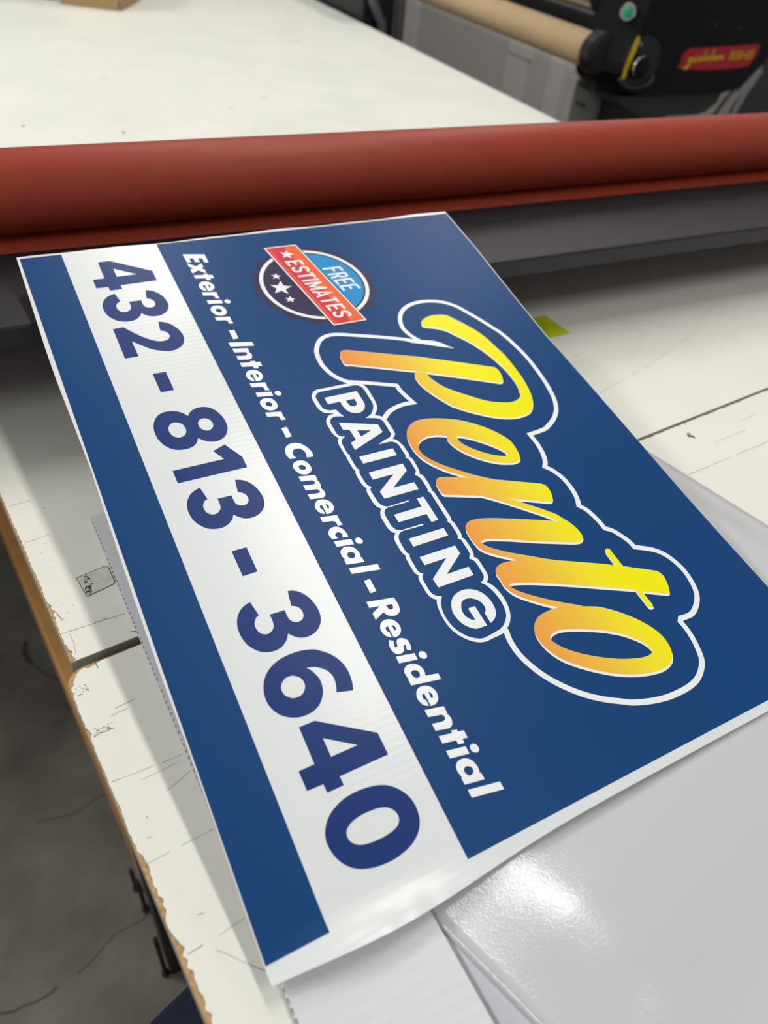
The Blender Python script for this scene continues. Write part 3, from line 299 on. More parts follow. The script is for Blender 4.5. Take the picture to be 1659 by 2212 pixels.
M_machg = mat('machine_charcoal', (44, 45, 46), rough=0.55)
M_kraft = mat('kraft_paper', (186, 160, 124), rough=0.7, noise=(15, 0.05))
M_chrome = mat('polished_steel', (190, 192, 196), rough=0.22, metal=1.0)
M_stand = mat('grey_stand_paint', (224, 220, 216), rough=0.6, noise=(8, 0.04))
M_standd = mat('grey_stand_dark', (176, 172, 166), rough=0.6)
M_vent = mat('vent_grey', (120, 116, 110), rough=0.7)
M_name = mat('red_nameplate', (168, 18, 34), rough=0.4)
M_yel = mat('scale_yellow', (208, 178, 20), rough=0.4)
M_green = mat('green_button', (22, 140, 92), rough=0.3)
M_cable = mat('cable_grey', (160, 158, 156), rough=0.5)
M_card = mat('cardboard', (160, 132, 94), rough=0.85, noise=(20, 0.06))
M_cardd = mat('cardboard_slit', (90, 60, 40), rough=0.9)
M_stick = mat('yellow_green_sticker', (188, 200, 26), rough=0.5, noise=(260, 0.12))
M_tape = mat('scuffed_tape', (206, 206, 196), rough=0.3, noise=(220, 0.12))
M_navy = mat('navy_cloth', (40, 48, 62), rough=0.95, noise=(600, 0.25), bump=(900, 0.6, 0.001))
M_wall = mat('wall_grey', (196, 192, 189), rough=0.8, noise=(3, 0.02))
M_strip = mat('wall_strip', (212, 208, 205), rough=0.6)
M_ceil = mat('ceiling_white', (225, 225, 222), rough=0.9)
M_hose = mat('hose_grey', (84, 84, 86), rough=0.5)
M_badge = mat('badge_plum', (56, 48, 78), rough=0.3, spec=0.15)
M_bblue = mat('badge_blue', (40, 138, 196), rough=0.3, spec=0.15)
M_orange = mat('ribbon_orange', (228, 104, 62), rough=0.3, spec=0.15)
M_rred = mat('ribbon_red', (206, 58, 70), rough=0.3, spec=0.15)
M_digit = mat('print_navy', (20, 50, 112), rough=0.34, spec=0.15)

# print blue with the faint ripple of the corrugated board under the film
def ripple(m, strength=0.05):
    nt = m.node_tree; b = bsdf(m)
    uv = nt.nodes.new('ShaderNodeUVMap')
    sx = nt.nodes.new('ShaderNodeSeparateXYZ'); nt.links.new(uv.outputs['UV'], sx.inputs[0])
    nz = nt.nodes.new('ShaderNodeTexNoise'); nz.inputs['Scale'].default_value = 0.022; nz.inputs['Detail'].default_value = 2
    nt.links.new(uv.outputs['UV'], nz.inputs['Vector'])
    a = nt.nodes.new('ShaderNodeMath'); a.operation = 'MULTIPLY'; a.inputs[1].default_value = 1.25
    nt.links.new(sx.outputs['X'], a.inputs[0])
    s = nt.nodes.new('ShaderNodeMath'); s.operation = 'SINE'; nt.links.new(a.outputs[0], s.inputs[0])
    k = nt.nodes.new('ShaderNodeMath'); k.operation = 'MULTIPLY'; nt.links.new(s.outputs[0], k.inputs[0]); nt.links.new(nz.outputs['Fac'], k.inputs[1])
    bp = nt.nodes.new('ShaderNodeBump'); bp.inputs['Strength'].default_value = strength; bp.inputs['Distance'].default_value = 0.0006
    nt.links.new(k.outputs[0], bp.inputs['Height']); nt.links.new(bp.outputs['Normal'], b.inputs['Normal'])
    return m
M_blue = ripple(mat('print_blue', (18, 64, 116), rough=0.36, spec=0.12), 0.05)
ripple(M_film, 0.05)
M_white = ripple(mat('print_white', (232, 234, 236), rough=0.3), 0.10)

# printed yellow-to-orange fade of the script lettering
M_script = mat('print_yellow_orange', (236, 210, 50), rough=0.33, spec=0.15)
nt = M_script.node_tree
uv = nt.nodes.new('ShaderNodeUVMap'); sx = nt.nodes.new('ShaderNodeSeparateXYZ'); nt.links.new(uv.outputs['UV'], sx.inputs[0])
ax = nt.nodes.new('ShaderNodeMath'); ax.operation = 'MULTIPLY'; ax.inputs[1].default_value = 0.0; nt.links.new(sx.outputs['X'], ax.inputs[0])
ay = nt.nodes.new('ShaderNodeMath'); ay.operation = 'ADD'; nt.links.new(ax.outputs[0], ay.inputs[0]); nt.links.new(sx.outputs['Y'], ay.inputs[1])
mr = nt.nodes.new('ShaderNodeMapRange'); mr.inputs['From Min'].default_value = FADE[0]; mr.inputs['From Max'].default_value = FADE[1]
nt.links.new(ay.outputs[0], mr.inputs['Value'])
rp = nt.nodes.new('ShaderNodeValToRGB')
rp.color_ramp.elements[0].position = 0.0; rp.color_ramp.elements[0].color = lin(232, 146, 74)
rp.color_ramp.elements[1].position = 1.0; rp.color_ramp.elements[1].color = lin(238, 228, 20)
e = rp.color_ramp.elements.new(0.5); e.color = lin(232, 190, 62)
e = rp.color_ramp.elements.new(0.78); e.color = lin(236, 218, 44)
nt.links.new(mr.outputs['Result'], rp.inputs['Fac']); nt.links.new(rp.outputs['Color'], bsdf(M_script).inputs['Base Color'])

# ------------------------------------------------------------------ the yard sign
SO = Vector((0.025708, 0.723717, -0.313099+ZO))
SU = Vector((0.01398884, -0.59902139, -0.11751259))/609.6     # one millimetre along the lettering
SV = Vector((0.45630228, 0.0115545, -0.00133699))/457.2       # one millimetre across it
ex = SU.normalized(); ez = ex.cross(SV).normalized(); ey = ez.cross(ex)
sign = thing('yard_sign', 'blue and white plastic yard sign with big yellow script lettering, propped on the black tray', 'sign')
MW = Matrix(((ex.x, ey.x, ez.x, SO.x), (ex.y, ey.y, ez.y, SO.y), (ex.z, ey.z, ez.z, SO.z), (0, 0, 0, 1)))
sign.matrix_world = MW
su = SU.length; svx = SV.dot(ex); svy = SV.dot(ey)
def g(x, m, s): return math.exp(-((x-m)/s)**2)
def lift(u, v):
    """the loose film margin beyond the board curls and ripples a little (mm)"""
    t = min(max((u-600)/22, 0), 1)
    return t*t*(7.5*g(v, 50, 55)+0.18*math.sin(v/3.2+0.6)*g(v, 82, 30))
def sp(u, v, z):
    return Vector((u*su+v*svx, v*svy, (z+lift(u, v))*0.001))
VT_ = [(-5, 459.1), (66, 458.9), (100, 457.4), (126, 456.4), (163, 455.0), (223, 453.1), (300, 454.3), (386, 455.0), (436, 455.3), (485, 456.6), (536, 458.7), (640, 459.2)]
VB_ = [(-5, -2.1), (54, -2.9), (120, -3.9), (154, -4.0), (271, -1.0), (309, -1.9), (390, -2.1), (431, -2.0), (465, -1.2), (510, -0.6), (560, -0.6), (640, -0.6)]
def lerp_(T, x):
    for (a, p), (b, q) in zip(T, T[1:]):
        if x <= b: return p+(q-p)*(x-a)/(b-a)
    return T[-1][1]
def vtop(u): return lerp_(VT_, u)
def vbot(u): return lerp_(VB_, u)
ugrid = [((u, -1.5), (u, 459)) for u in (600, 604, 608)]
# board: twin-wall plastic, 4 mm, closed edges with flute ends showing along the ends of the flutes
bm = bmesh.new()
def slab(bm, u0, u1, v0, v1, z0, z1):
    r = bmesh.ops.create_cube(bm, size=1.0)
    for w in r['verts']:
        u, v, z = u0+(w.co.x+.5)*(u1-u0), v0+(w.co.y+.5)*(v1-v0), z0+(w.co.z+.5)*(z1-z0)
        w.co = Vector((u*su+v*svx, v*svy, z*0.001))
for q in range(0, 606, 6):
    slab(bm, q-1.5, q+4.5, vbot(q)+2.4, vtop(q)-1.2, -0.75, -0.3); slab(bm, q-1.5, q+4.5, vbot(q)+2.4, vtop(q)-1.2, -4.1, -3.7)
u = 1.0
while u < 604:
    slab(bm, u, u+0.5, vbot(u)+2.4, vtop(u)-1.2, -3.7, -0.75); u += 4.4
obj('corrugated_board', bm, M_board, sign)
# film: carries the print, runs past the board on three sides
bm = bmesh.new(); uvl = bm.loops.layers.uv.verify()
def fu1(v): return 617.0+5.5*g(v, 88, 70)+2.6*g(v, 45, 55)-1.0*min(max(v/457, 0), 1)
def fu0(v): return -2.0-0.9*math.sin(v/31.0)-0.6*math.sin(v/13.0+1)-1.2*(v/457)
rows = 180
grid = []
for i in range(rows+1):
    v = 457.2*i/rows; e_ = fu1(v)
    us = [fu0(v), 30, 66, 100, 126, 163, 195, 223, 262, 300, 345, 386, 436, 485, 536, 570, 598, 600, 602, 604, 606, 608, 610]+[610+(e_-610)*t for t in (.2, .4, .6, .8, 1.0)]
    grid.append([(q, vbot(q)+(vtop(q)-vbot(q))*i/rows) for q in us])
vt = [[bm.verts.new(sp(a, b, 0)) for a, b in row] for row in grid]
vb = [[bm.verts.new(sp(a, b, -0.28)) for a, b in row] for row in grid]
n = len(grid[0])
def quad(a, b, c, d, uvs):
    f = bm.faces.new((a, b, c, d))
    for lp, q in zip(f.loops, uvs): lp[uvl].uv = q
for i in range(rows):
    for j in range(n-1):
        q = (grid[i][j], grid[i][j+1], grid[i+1][j+1], grid[i+1][j])
        quad(vt[i][j], vt[i][j+1], vt[i+1][j+1], vt[i+1][j], q)
        quad(vb[i][j+1], vb[i][j], vb[i+1][j], vb[i+1][j+1], (q[1], q[0], q[3], q[2]))
for i in range(rows):
    for j in (0, n-1): quad(vt[i][j], vt[i+1][j], vb[i+1][j], vb[i][j], [grid[i][j]]*4)
for j in range(n-1):
    for i in (0, rows): quad(vt[i][j], vt[i][j+1], vb[i][j+1], vb[i][j], [grid[i][j]]*4)
bmesh.ops.recalc_face_normals(bm, faces=bm.faces[:])
obj('white_print_film', bm, M_film, sign, smooth=True)

def rect(u0, v0, u1, v1): return [(u0, v0), (u1, v0), (u1, v1), (u0, v1)]
def part(name, groups, z, m, parent=sign, extra=None):
    return obj(name, flat(groups, sp, z, extra), m, parent)
part('blue_bottom_band', [[rect(0, 0, 610, 35.9)]], 0.05, M_blue, extra=[((x, 0), (x, 35.9)) for x in (600, 602, 604, 606, 608)]+[((599, y), (610, y)) for y in range(3, 35, 4)])
part('blue_main_field', [[[(0, 123.9), (610, 123.9)]+[(q, vtop(q)-(0.9 if q < 240 else 0.25)) for q in (610, 536, 485, 436, 386, 345, 300, 262, 240, 223, 195, 163, 126, 100, 66, 30, 0)]]], 0.05, M_blue, extra=[((x, 123.9), (x, 457.2)) for x in (600, 602, 604, 606, 608)]+[((599, y), (610, y)) for y in range(126, 240, 4)])
def glyphs(gl, n=5): return [[spline(c, n) for c in gg] for gg in gl]
part('phone_number_lettering', glyphs(ART['phone'], 6), 0.06, M_digit)['label'] = 'dark blue phone number on the white band'
part('service_line_lettering', glyphs(ART['tag'], 4), 0.10, M_white)['label'] = 'white slanted line of services'
part('painting_lettering', glyphs(ART['paint'], 5), 0.10, M_white)
part('painting_outline', glyphs(ART['pband'], 4), 0.10, M_white)
quads = [[q] for s in ART['stroke'] for q in stroke(open_spline(s, 6), 4.35)]
part('script_outline', quads+glyphs(ART['spike'], 6), 0.15, M_white)
sh = [[[(a+2.1, b-0.9, c) for a, b, c in cc] for cc in gg] for gg in ART['pent']]
part('script_drop_edge', glyphs(sh, 6), 0.12, M_white)
part('script_lettering', glyphs(ART['pent'], 6), 0.20, M_script)['label'] = 'yellow to orange script lettering'

# badge
bc = ART['badge_c']
def B(pts): return [(bc[0]+p[0], bc[1]+p[1]) for p in pts]
tips = []
for k in range(32):
    a = 2*PI*k/32; r = 63.2 if k % 2 == 0 else 57.4
    tips.append((r*math.cos(a), r*math.sin(a)))
def circ(r, n=96, a0=0, a1=2*PI): return [(r*math.cos(a0+(a1-a0)*k/n), r*math.sin(a0+(a1-a0)*k/n)) for k in range(n if abs(a1-a0-2*PI) < 1e-6 else n+1)]
badge = part('free_estimates_badge', [[B(tips)]], 0.12, M_badge)
badge['label'] = 'round scalloped badge with a red ribbon'
part('badge_ring', [[B(circ(54.4)), B(circ(50.6))]], 0.17, M_white, badge)
part('badge_blue_dome', [[B(circ(48.8, 60, math.radians(9), math.radians(189)))]], 0.17, M_bblue, badge)
sl = 20.45/128.4
def rib(y0, y1, x0=-64.8, x1=63.4): return [(x0, y0+sl*x0), (x1, y0+sl*x1), (x1, y1+sl*x1), (x0, y1+sl*x0)]
part('ribbon_shadow_edge', [[B(rib(-19.4, 17.6, -65.6, 64.2))]], 0.20, M_badge, badge)
part('ribbon_white_edge', [[B(rib(-18.4, 16.6))]], 0.23, M_white, badge)
part('ribbon_red_half', [[B([(-63.4, -16.9-sl*63.4), (62.0, -16.9+sl*62), (62.0, -0.5+sl*62), (55, 2.0+sl*55), (-54, 2.0-sl*54), (-63.4, 3.5-sl*63.4)])]], 0.26, M_rred, badge)
part('ribbon_orange_half', [[B([(-63.4, 3.5-sl*63.4), (-54, 2.0-sl*54), (55, 2.0+sl*55), (62.0, -0.5+sl*62), (62.0, 15.2+sl*62), (-63.4, 15.2-sl*63.4)])],
     [B(rib(-15.3, -13.6, -63.4, 62))]], 0.28, M_orange, badge)
def star(cx, cy, r):
    return [(cx+(r if k % 2 == 0 else r*0.42)*math.sin(PI*k/5), cy+(r if k % 2 == 0 else r*0.42)*math.cos(PI*k/5)) for k in range(10)]
for cx, cy, r in ((-0.3, -35.6, 11.0), (-18.3, -33.6, 5.3), (18.1, -33.6, 5.3), (-50.2, -9.3, 7.4)):
    part('badge_star', [[B(star(cx, cy, r))]], 0.32, M_white, badge)
# block capitals drawn as strokes in a unit cell (x 0..w, y 0..1)
CAP = {'E': (.62, [[(.62, .92), (.1, .92), (.1, .08), (.62, .08)], [(.1, .5), (.55, .5)]]),
 'S': (.62, [[(.6, .76), (.56, .88), (.42, .93), (.22, .92), (.1, .82), (.1, .66), (.2, .55), (.46, .45), (.55, .34), (.55, .18), (.44, .08), (.22, .07), (.1, .14), (.06, .27)]]),
 'T': (.62, [[(0, .92), (.62, .92)], [(.31, .92), (.31, 0)]]),
 'I': (.2, [[(.1, 0), (.1, 1)]]),
 'M': (.86, [[(.09, 0), (.09, 1)], [(.77, 0), (.77, 1)], [(.1, .95), (.43, .2), (.76, .95)]]),
 'A': (.68, [[(.06, 0), (.34, .95), (.62, 0)], [(.16, .27), (.52, .27)]]),
 'F': (.6, [[(.6, .92), (.1, .92), (.1, 0)], [(.1, .5), (.53, .5)]]),
 'R': (.64, [[(.1, 0), (.1, .92), (.4, .92), (.53, .85), (.55, .7), (.5, .55), (.38, .49), (.1, .49)], [(.36, .47), (.57, 0)]]),
 '1': (.34, [[(.02, .78), (.22, .92), (.22, 0)]]), '6': (.6, [[(.52, .86), (.3, .93), (.12, .7), (.1, .3), (.24, .08), (.42, .08), (.53, .28), (.42, .5), (.24, .52), (.12, .36)]]),
 '5': (.6, [[(.54, .92), (.14, .92), (.12, .54), (.4, .57), (.53, .4), (.5, .16), (.32, .07), (.08, .14)]]),
 '0': (.6, [[(.3, .93), (.12, .75), (.12, .25), (.3, .07), (.48, .25), (.48, .75), (.3, .93)]]), '-': (.4, [[(.04, .48), (.36, .48)]])}
def caps(txt, x0, x1, h, wt, slant, base, gap=.16):
    tot = sum(CAP[c][0] for c in txt)+gap*(len(txt)-1); sx = (x1-x0)/tot; x = x0; out = []
    for ch in txt:
        w, ls = CAP[ch]
        for pl in ls:
            pp = [(x+a*sx+slant*b*h, base(x+a*sx)+b*h, True) for a, b in pl]
            out += [[q] for q in stroke(pp, wt)]
        x += (w+gap)*sx
    return out
def on(gr): return [[B(q) for q in gg] for gg in gr]
part('estimates_lettering', on(caps('ESTIMATES', -39.5, 53.5, 17.6, 2.5, 0.02, lambda x: -10.1+sl*x)), 0.34, M_white, badge)
part('free_lettering', on(caps('FREE', -21.3, 16.6, 20.4, 2.6, 0.02, lambda x: 20.2+sl*x)), 0.25, M_white, badge)

# ------------------------------------------------------------------ near tables (turned about 7 degrees from the machine)
TA = math.radians(6.75)
tax = Vector((math.cos(TA), math.sin(TA))); tay = Vector((-math.sin(TA), math.cos(TA)))
T0 = Vector((-0.0134, 0.3615))
def loc2(x, y): d = Vector((x, y))-T0; return d.dot(tax), d.dot(tay)
def table(name, label, y_lo, y_hi, x_hi, edge, chips, skew=0.0, corner=None, marks=(), dmin=0.0003):
    """edge: x of the left edge as a function of local y; chips: (y centre, half length, depth)"""
    t = thing(name, label, 'table', (T0.x, T0.y, 0), TA, 'near work tables')
    n = 420
    def chip(y):
        d = dmin+0.0007*abs(math.sin(y*513.0)*math.sin(y*171+1))+random.random()*0.0005
        for c, hl, dp in chips:
            q = (y-c)/hl
            if abs(q) < 1: d = max(d, dp*(1-q*q)**0.5*(0.8+0.2*math.sin(y*900)))
        return d
    def top(x): return y_hi-(0.0012*min(max(x/0.02, 0), 1)-0.0048*min(max((x-0.02)/0.5, 0), 1) if corner else 0)
    ys = [y_lo+(y_hi-y_lo)*i/n for i in range(n+1)]
    core = [(edge(y), y) for y in ys if corner is None or y < y_hi-corner]
    if corner:
        for k in range(9):
            a = PI-(PI/2)*k/8
            core.append((edge(y_hi)+corner+corner*math.cos(a), y_hi-corner+corner*math.sin(a)))
    lamo = []
    for x, y in core:
        cq = corner and y > y_hi-corner
        lamo.append((x+chip(y)+(0.0018 if cq else 0), y-(0.0016 if cq else 0)))
    # far side of the seam, slightly ragged
    seam = []; xs = 0.0
    x = core[-1][0]+0.012
    while x < x_hi-0.01:
        seam.append((x, top(x)-0.0004-0.0012*random.random()*(1 if random.random() < .35 else .2))); x += 0.004 if x < 0.85 else 0.05
    lamo[-1] = (lamo[-1][0], lamo[-1][1]-0.002)
    poly = lamo+seam+[(x_hi, top(x_hi)), (x_hi, y_lo)]
    corep = core+([(0.11, top(0.11)), (0.13, -0.0012), (x_hi, -0.0012)] if corner else [(x_hi, top(x_hi))])+[(x_hi, y_lo)]
    cm = prism(corep, 'Z', TT-0.0225, TT-0.0009)
    obj('tabletop_core', cm, M_core, t, mats=[M_core, M_edge])
    co = t.children[-1] if t.children else None
    for p in bpy.data.meshes[-1:] : pass
    o = [c for c in C.objects if c.parent == t][-1]
    for p in o.data.polygons:
        if abs(p.normal.z) < 0.5: p.material_index = 1
    lp = lambda u, v, z: Vector((u, v, z))
    bm = flat([[poly]], lp, TT)
    # skirt so the laminate has thickness
    bmesh.ops.recalc_face_normals(bm, faces=bm.faces[:])
    ext = bmesh.ops.extrude_edge_only(bm, edges=[e for e in bm.edges if e.is_boundary])
    for v in [e for e in ext['geom'] if isinstance(e, bmesh.types.BMVert)]: v.co.z -= 0.0008
    bm.normal_update()
    # scratches and gouges scored into the laminate
    for (ax_, ay_), (bx_, by_), w, mi in marks:
        a = Vector(loc2(ax_, ay_)); b = Vector(loc2(bx_, by_))
        d = (b-a).normalized(); nn = Vector((-d.y, d.x))*w/2
        k = max(2, int((b-a).length/0.006)); prev = None
        for i in range(k+1):
            p = a+(b-a)*(i/k)+nn*random.uniform(-1.2, 1.2)
            ww = nn*random.uniform(.25, 1.0)
            cur = (bm.verts.new((p.x+ww.x, p.y+ww.y, TT+0.00012)), bm.verts.new((p.x-ww.x, p.y-ww.y, TT+0.00012)))
            if prev and random.random() < .93:
                f = bm.faces.new((prev[0], prev[1], cur[1], cur[0])); f.material_index = mi
            prev = cur
    if corner:
        f = bm.faces.new([bm.verts.new((x, y, TT-0.0005)) for x, y in ((0.10, -0.0095), (x_hi, -0.0045), (x_hi, -0.0009), (0.10, -0.0009))]); f.material_index = 3
    bmesh.ops.recalc_face_normals(bm, faces=[f for f in bm.faces if f.material_index])
    for f in bm.faces:
        if f.material_index and f.normal.z < 0: f.normal_flip()
    obj('laminate_top', bm, M_lam, t, mats=[M_lam, M_scr, M_gouge, M_seamd])
    return t
def edgeA(y): return -0.0022
marksA = [((-0.018, 0.413), (-0.014, 0.401), 0.0006, 2), ((-0.033, 0.541), (-0.016, 0.543), 0.0005, 1), ((-0.028, 0.492), (-0.008, 0.495), 0.0004, 1), ((-0.017, 0.389), (0.028, 0.391), 0.0005, 1),
          ((-0.012, 0.387), (-0.0105, 0.378), 0.0004, 1), ((-0.0105, 0.378), (-0.011, 0.368), 0.0004, 1), ((0.027, 0.3725), (0.032, 0.371), 0.0010, 2),
          ((0.578, 0.514), (0.678, 0.544), 0.0005, 1), ((0.678, 0.544), (0.798, 0.589), 0.0005, 1), ((0.798, 0.589), (0.91, 0.658), 0.0005, 1), ((0.601, 0.591), (0.612, 0.592), 0.0010, 1), ((0.632, 0.4375), (0.633, 0.432), 0.0022, 3)]
marksA += [((x, y), (x+random.uniform(.0006, .003), y+random.uniform(-.0003, .0003)), random.uniform(.0002, .0005), 1) for x, y in [(random.uniform(-.03, .0)+.012-.1*(q-.39), q) for q in [random.uniform(.38, .56) for _ in range(40)]] if x > -0.013-.118*(y-.3615)+.003]
marksB = [((-0.0010, 0.3555), (0.0010, 0.3490), 0.0008, 2), ((0.004, 0.313), (0.017, 0.315), 0.0005, 1), ((0.0, 0.308), (0.011, 0.310), 0.0005, 1), ((-0.009, 0.262), (0.035, 0.263), 0.0005, 1), ((0.007, 0.256), (0.032, 0.259), 0.0003, 1),
          ((-0.001, 0.205), (0.038, 0.209), 0.0004, 1), ((0.020, 0.243), (0.036, 0.250), 0.0004, 1), ((0.006, 0.150), (0.023, 0.152), 0.0005, 2), ((0.023, 0.152), (0.039, 0.155), 0.0003, 1), ((0.020, 0.146), (0.040, 0.126), 0.0004, 2),
          ((0.568, 0.363), (0.698, 0.375), 0.0007, 1), ((0.698, 0.375), (0.84, 0.388), 0.0009, 1), ((0.691, 0.415), (0.728, 0.419), 0.0006, 1), ((0.005, 0.232), (0.006, 0.231), 0.0008, 2), ((0.002, 0.219), (0.005, 0.219), 0.0004, 2), ((0.016, 0.167), (0.020, 0.166), 0.0004, 2),
          ((0.6185, 0.4145), (0.6250, 0.4120), 0.0060, 2), ((0.619, 0.4160), (0.6235, 0.4148), 0.0060, 1), ((0.64, 0.395), (0.69, 0.40), 0.0005, 1)]
marksB += [((x, y), (x+random.uniform(.0004, .0012), y+random.uniform(-.0006, .0006)), random.uniform(.0003, .0009), 2) for x, y in [(random.gauss(-.0125, .0020), random.gauss(.3355, .0022)) for _ in range(22)]]
marksB += [((x, y), (x+random.uniform(.001, .004), y+random.uniform(-.0002, .0006)), random.uniform(.0002, .0006), 2) for x, y in [(random.uniform(-.013, -.003), random.gauss(.299, .0022)) for _ in range(24)]]
tA = table('work_table', 'white laminate work table on the far side of the seam, running under the black tray', 0.0, 0.64, 1.75, edgeA,
           [(0.052, 0.012, 0.0035), (0.085, 0.02, 0.002), (0.005, 0.012, 0.004), (0.13, 0.03, 0.002)], marks=marksA, dmin=0.0007)
def edgeB(y): return -0.0097
chB = [(-0.158, 0.010, 0.0042), (-0.170, 0.010, 0.0030), (-0.181, 0.009, 0.0040), (-0.207, 0.006, 0.0046), (-0.214, 0.006, 0.0034), (-0.2235, 0.006, 0.0044), (-0.2345, 0.006, 0.0044), (-0.244, 0.005, 0.0042), (-0.262, 0.02, 0.004), (-0.059, 0.004, 0.0030), (-0.020, 0.012, 0.0022), (-0.118, 0.006, 0.0018)]
tB = table('work_table', 'white laminate work table on the near side of the seam, with a chipped rounded corner', -1.35, -0.0068, 1.75, edgeB, chB, skew=0.0, corner=0.014, marks=marksB)
# undercarriage
bm = box(0.0115, 0.10, 0.118, 1.10, 0.26, 0.34, bev=0.004)
o = obj('wooden_stretcher', bm, M_wood, tA)
M_wood.node_tree.nodes['Noise Texture'].inputs['Scale'].default_value = 1.0
mp = M_wood.node_tree.nodes.new('ShaderNodeMapping'); mp.inputs['Scale'].default_value = (8, 34, 8)
M_wood.node_tree.links.new(M_wood.node_tree.nodes['Texture Coordinate'].outputs['Object'], mp.inputs['Vector'])
M_wood.node_tree.links.new(mp.outputs['Vector'], M_wood.node_tree.nodes['Noise Texture'].inputs['Vector'])
for x, y in ((0.031, 0.093), (1.62, 0.05), (1.62, 0.56), (0.15, 0.56)):
    z0 = 0.0
    obj('leg', box(x-0.02, x+0.02, y-0.02, y+0.02, 0.0, TT-0.0235, bev=0.003), M_black, tA)
for x, y in ((0.20, -0.05), (1.62, -0.05), (1.62, -1.2), (0.20, -1.2)):
    obj('leg', box(x-0.02, x+0.02, y-0.02, y+0.02, 0.0, TT-0.0235, bev=0.003), M_black, tB)

# slim steel rods standing against the table leg
for k, (x, y, h, lb) in enumerate(((-0.030, 0.587, 0.075, 'short dark steel pin standing on the floor, farthest of three by the table leg'),
                                   (-0.024, 0.548, 0.115, 'dark steel pin standing on the floor, middle of three by the table leg'),
                                   (-0.019, 0.443, 0.150, 'tall dark steel pin standing on the floor, nearest of three by the table leg'))):
    o = obj('steel_pin', lathe([(0, .006), (.008, .006), (.010, .0035), (h, .0035)], 'Z', 12), M_black); o.location = (x, y, 0.0)
    tag(o, lb, 'pin', 'steel pins by the table leg')

# ------------------------------------------------------------------ sheets lying on the near tables
# strip of corrugated board
bm = bmesh.new()
a0 = Vector((0.0243, 0.5006)); a1 = Vector((0.0525, -0.035)); d = (a1-a0).normalized(); nr = Vector((-d.y, d.x))
if nr.x < 0: nr = -nr
W_ = 0.087; Ln = (a1-a0).length
def bpt(s, w, z): p = a0+d*s+nr*w; return (p.x, p.y, TT+0.0009+z)
def bslab(bm, s0, s1, w0, w1, z0, z1):
    v = [bm.verts.new(bpt(s, w, z)) for z in (z0, z1) for s, w in ((s0, w0), (s1, w0), (s1, w1), (s0, w1))]
    for f in ((0, 1, 2, 3), (4, 5, 6, 7), (0, 1, 5, 4), (1, 2, 6, 5), (2, 3, 7, 6), (3, 0, 4, 7)): bm.faces.new([v[i] for i in f])
bslab(bm, 0, Ln, 0, W_, 0, 0.0004); bslab(bm, 0, Ln, 0.0009, W_, 0.0032, 0.0036)
s = 0.0005
while s < Ln:
    bslab(bm, s, s+0.0022 if int(s*1000) % 9 else s+0.004, 0.0, W_, 0.0004, 0.0032); s += 0.0050
bmesh.ops.recalc_face_normals(bm, faces=bm.faces[:])
M_board2 = mat('white_corrugated_offcut', (206, 207, 212), rough=0.4)
nt = M_board2.node_tree; tcn = nt.nodes['Texture Coordinate']; wv = nt.nodes.new('ShaderNodeTexWave'); wv.inputs['Scale'].default_value = 38; wv.bands_direction = 'Y'; wv.inputs['Distortion'].default_value = 1.5
bp = nt.nodes.new('ShaderNodeBump'); bp.inputs['Strength'].default_value = 0.12; bp.inputs['Distance'].default_value = 0.0008
nt.links.new(tcn.outputs['Object'], wv.inputs['Vector']); nt.links.new(wv.outputs['Fac'], bp.inputs['Height']); nt.links.new(bp.outputs['Normal'], bsdf(M_board2).inputs['Normal'])
tag(obj('corrugated_offcut', bm, M_board2), 'narrow white corrugated plastic strip lying on the table under the edge of the sign', 'plastic sheet')

def sheet(name, m, quad4, nx, ny, zf, th=0.0003):
    bm = bmesh.new(); q = [Vector(p) for p in quad4]; T = []; Bt = []
    for i in range(ny+1):
        b = i/ny; rT = []; rB = []
        for j in range(nx+1):
            a = j/nx
            p = (q[0]*(1-a)+q[1]*a)*(1-b)+(q[3]*(1-a)+q[2]*a)*b
            z = TT+zf(a, b)
            rT.append(bm.verts.new((p.x, p.y, z+th))); rB.append(bm.verts.new((p.x, p.y, z)))
        T.append(rT); Bt.append(rB)
    for i in range(ny):
        for j in range(nx):
            bm.faces.new((T[i][j], T[i][j+1], T[i+1][j+1], T[i+1][j])); bm.faces.new((Bt[i][j+1], Bt[i][j], Bt[i+1][j], Bt[i+1][j+1]))
    for i in range(ny):
        for j in (0, nx): bm.faces.new((T[i][j], T[i+1][j], Bt[i+1][j], Bt[i][j]))
    for j in range(nx):
        for i in (0, ny): bm.faces.new((T[i][j], T[i][j+1], Bt[i][j+1], Bt[i][j]))
    bmesh.ops.recalc_face_normals(bm, faces=bm.faces[:])
    o = obj(name, bm, m)
    for p in o.data.polygons: p.use_smooth = abs(p.normal.z) > 0.5
    return o
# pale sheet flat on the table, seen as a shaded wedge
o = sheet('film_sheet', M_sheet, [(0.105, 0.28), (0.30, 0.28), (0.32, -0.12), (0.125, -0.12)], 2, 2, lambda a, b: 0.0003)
tag(o, 'thin pale grey film sheet on the table between the plastic strip and glossy paper', 'sheet')
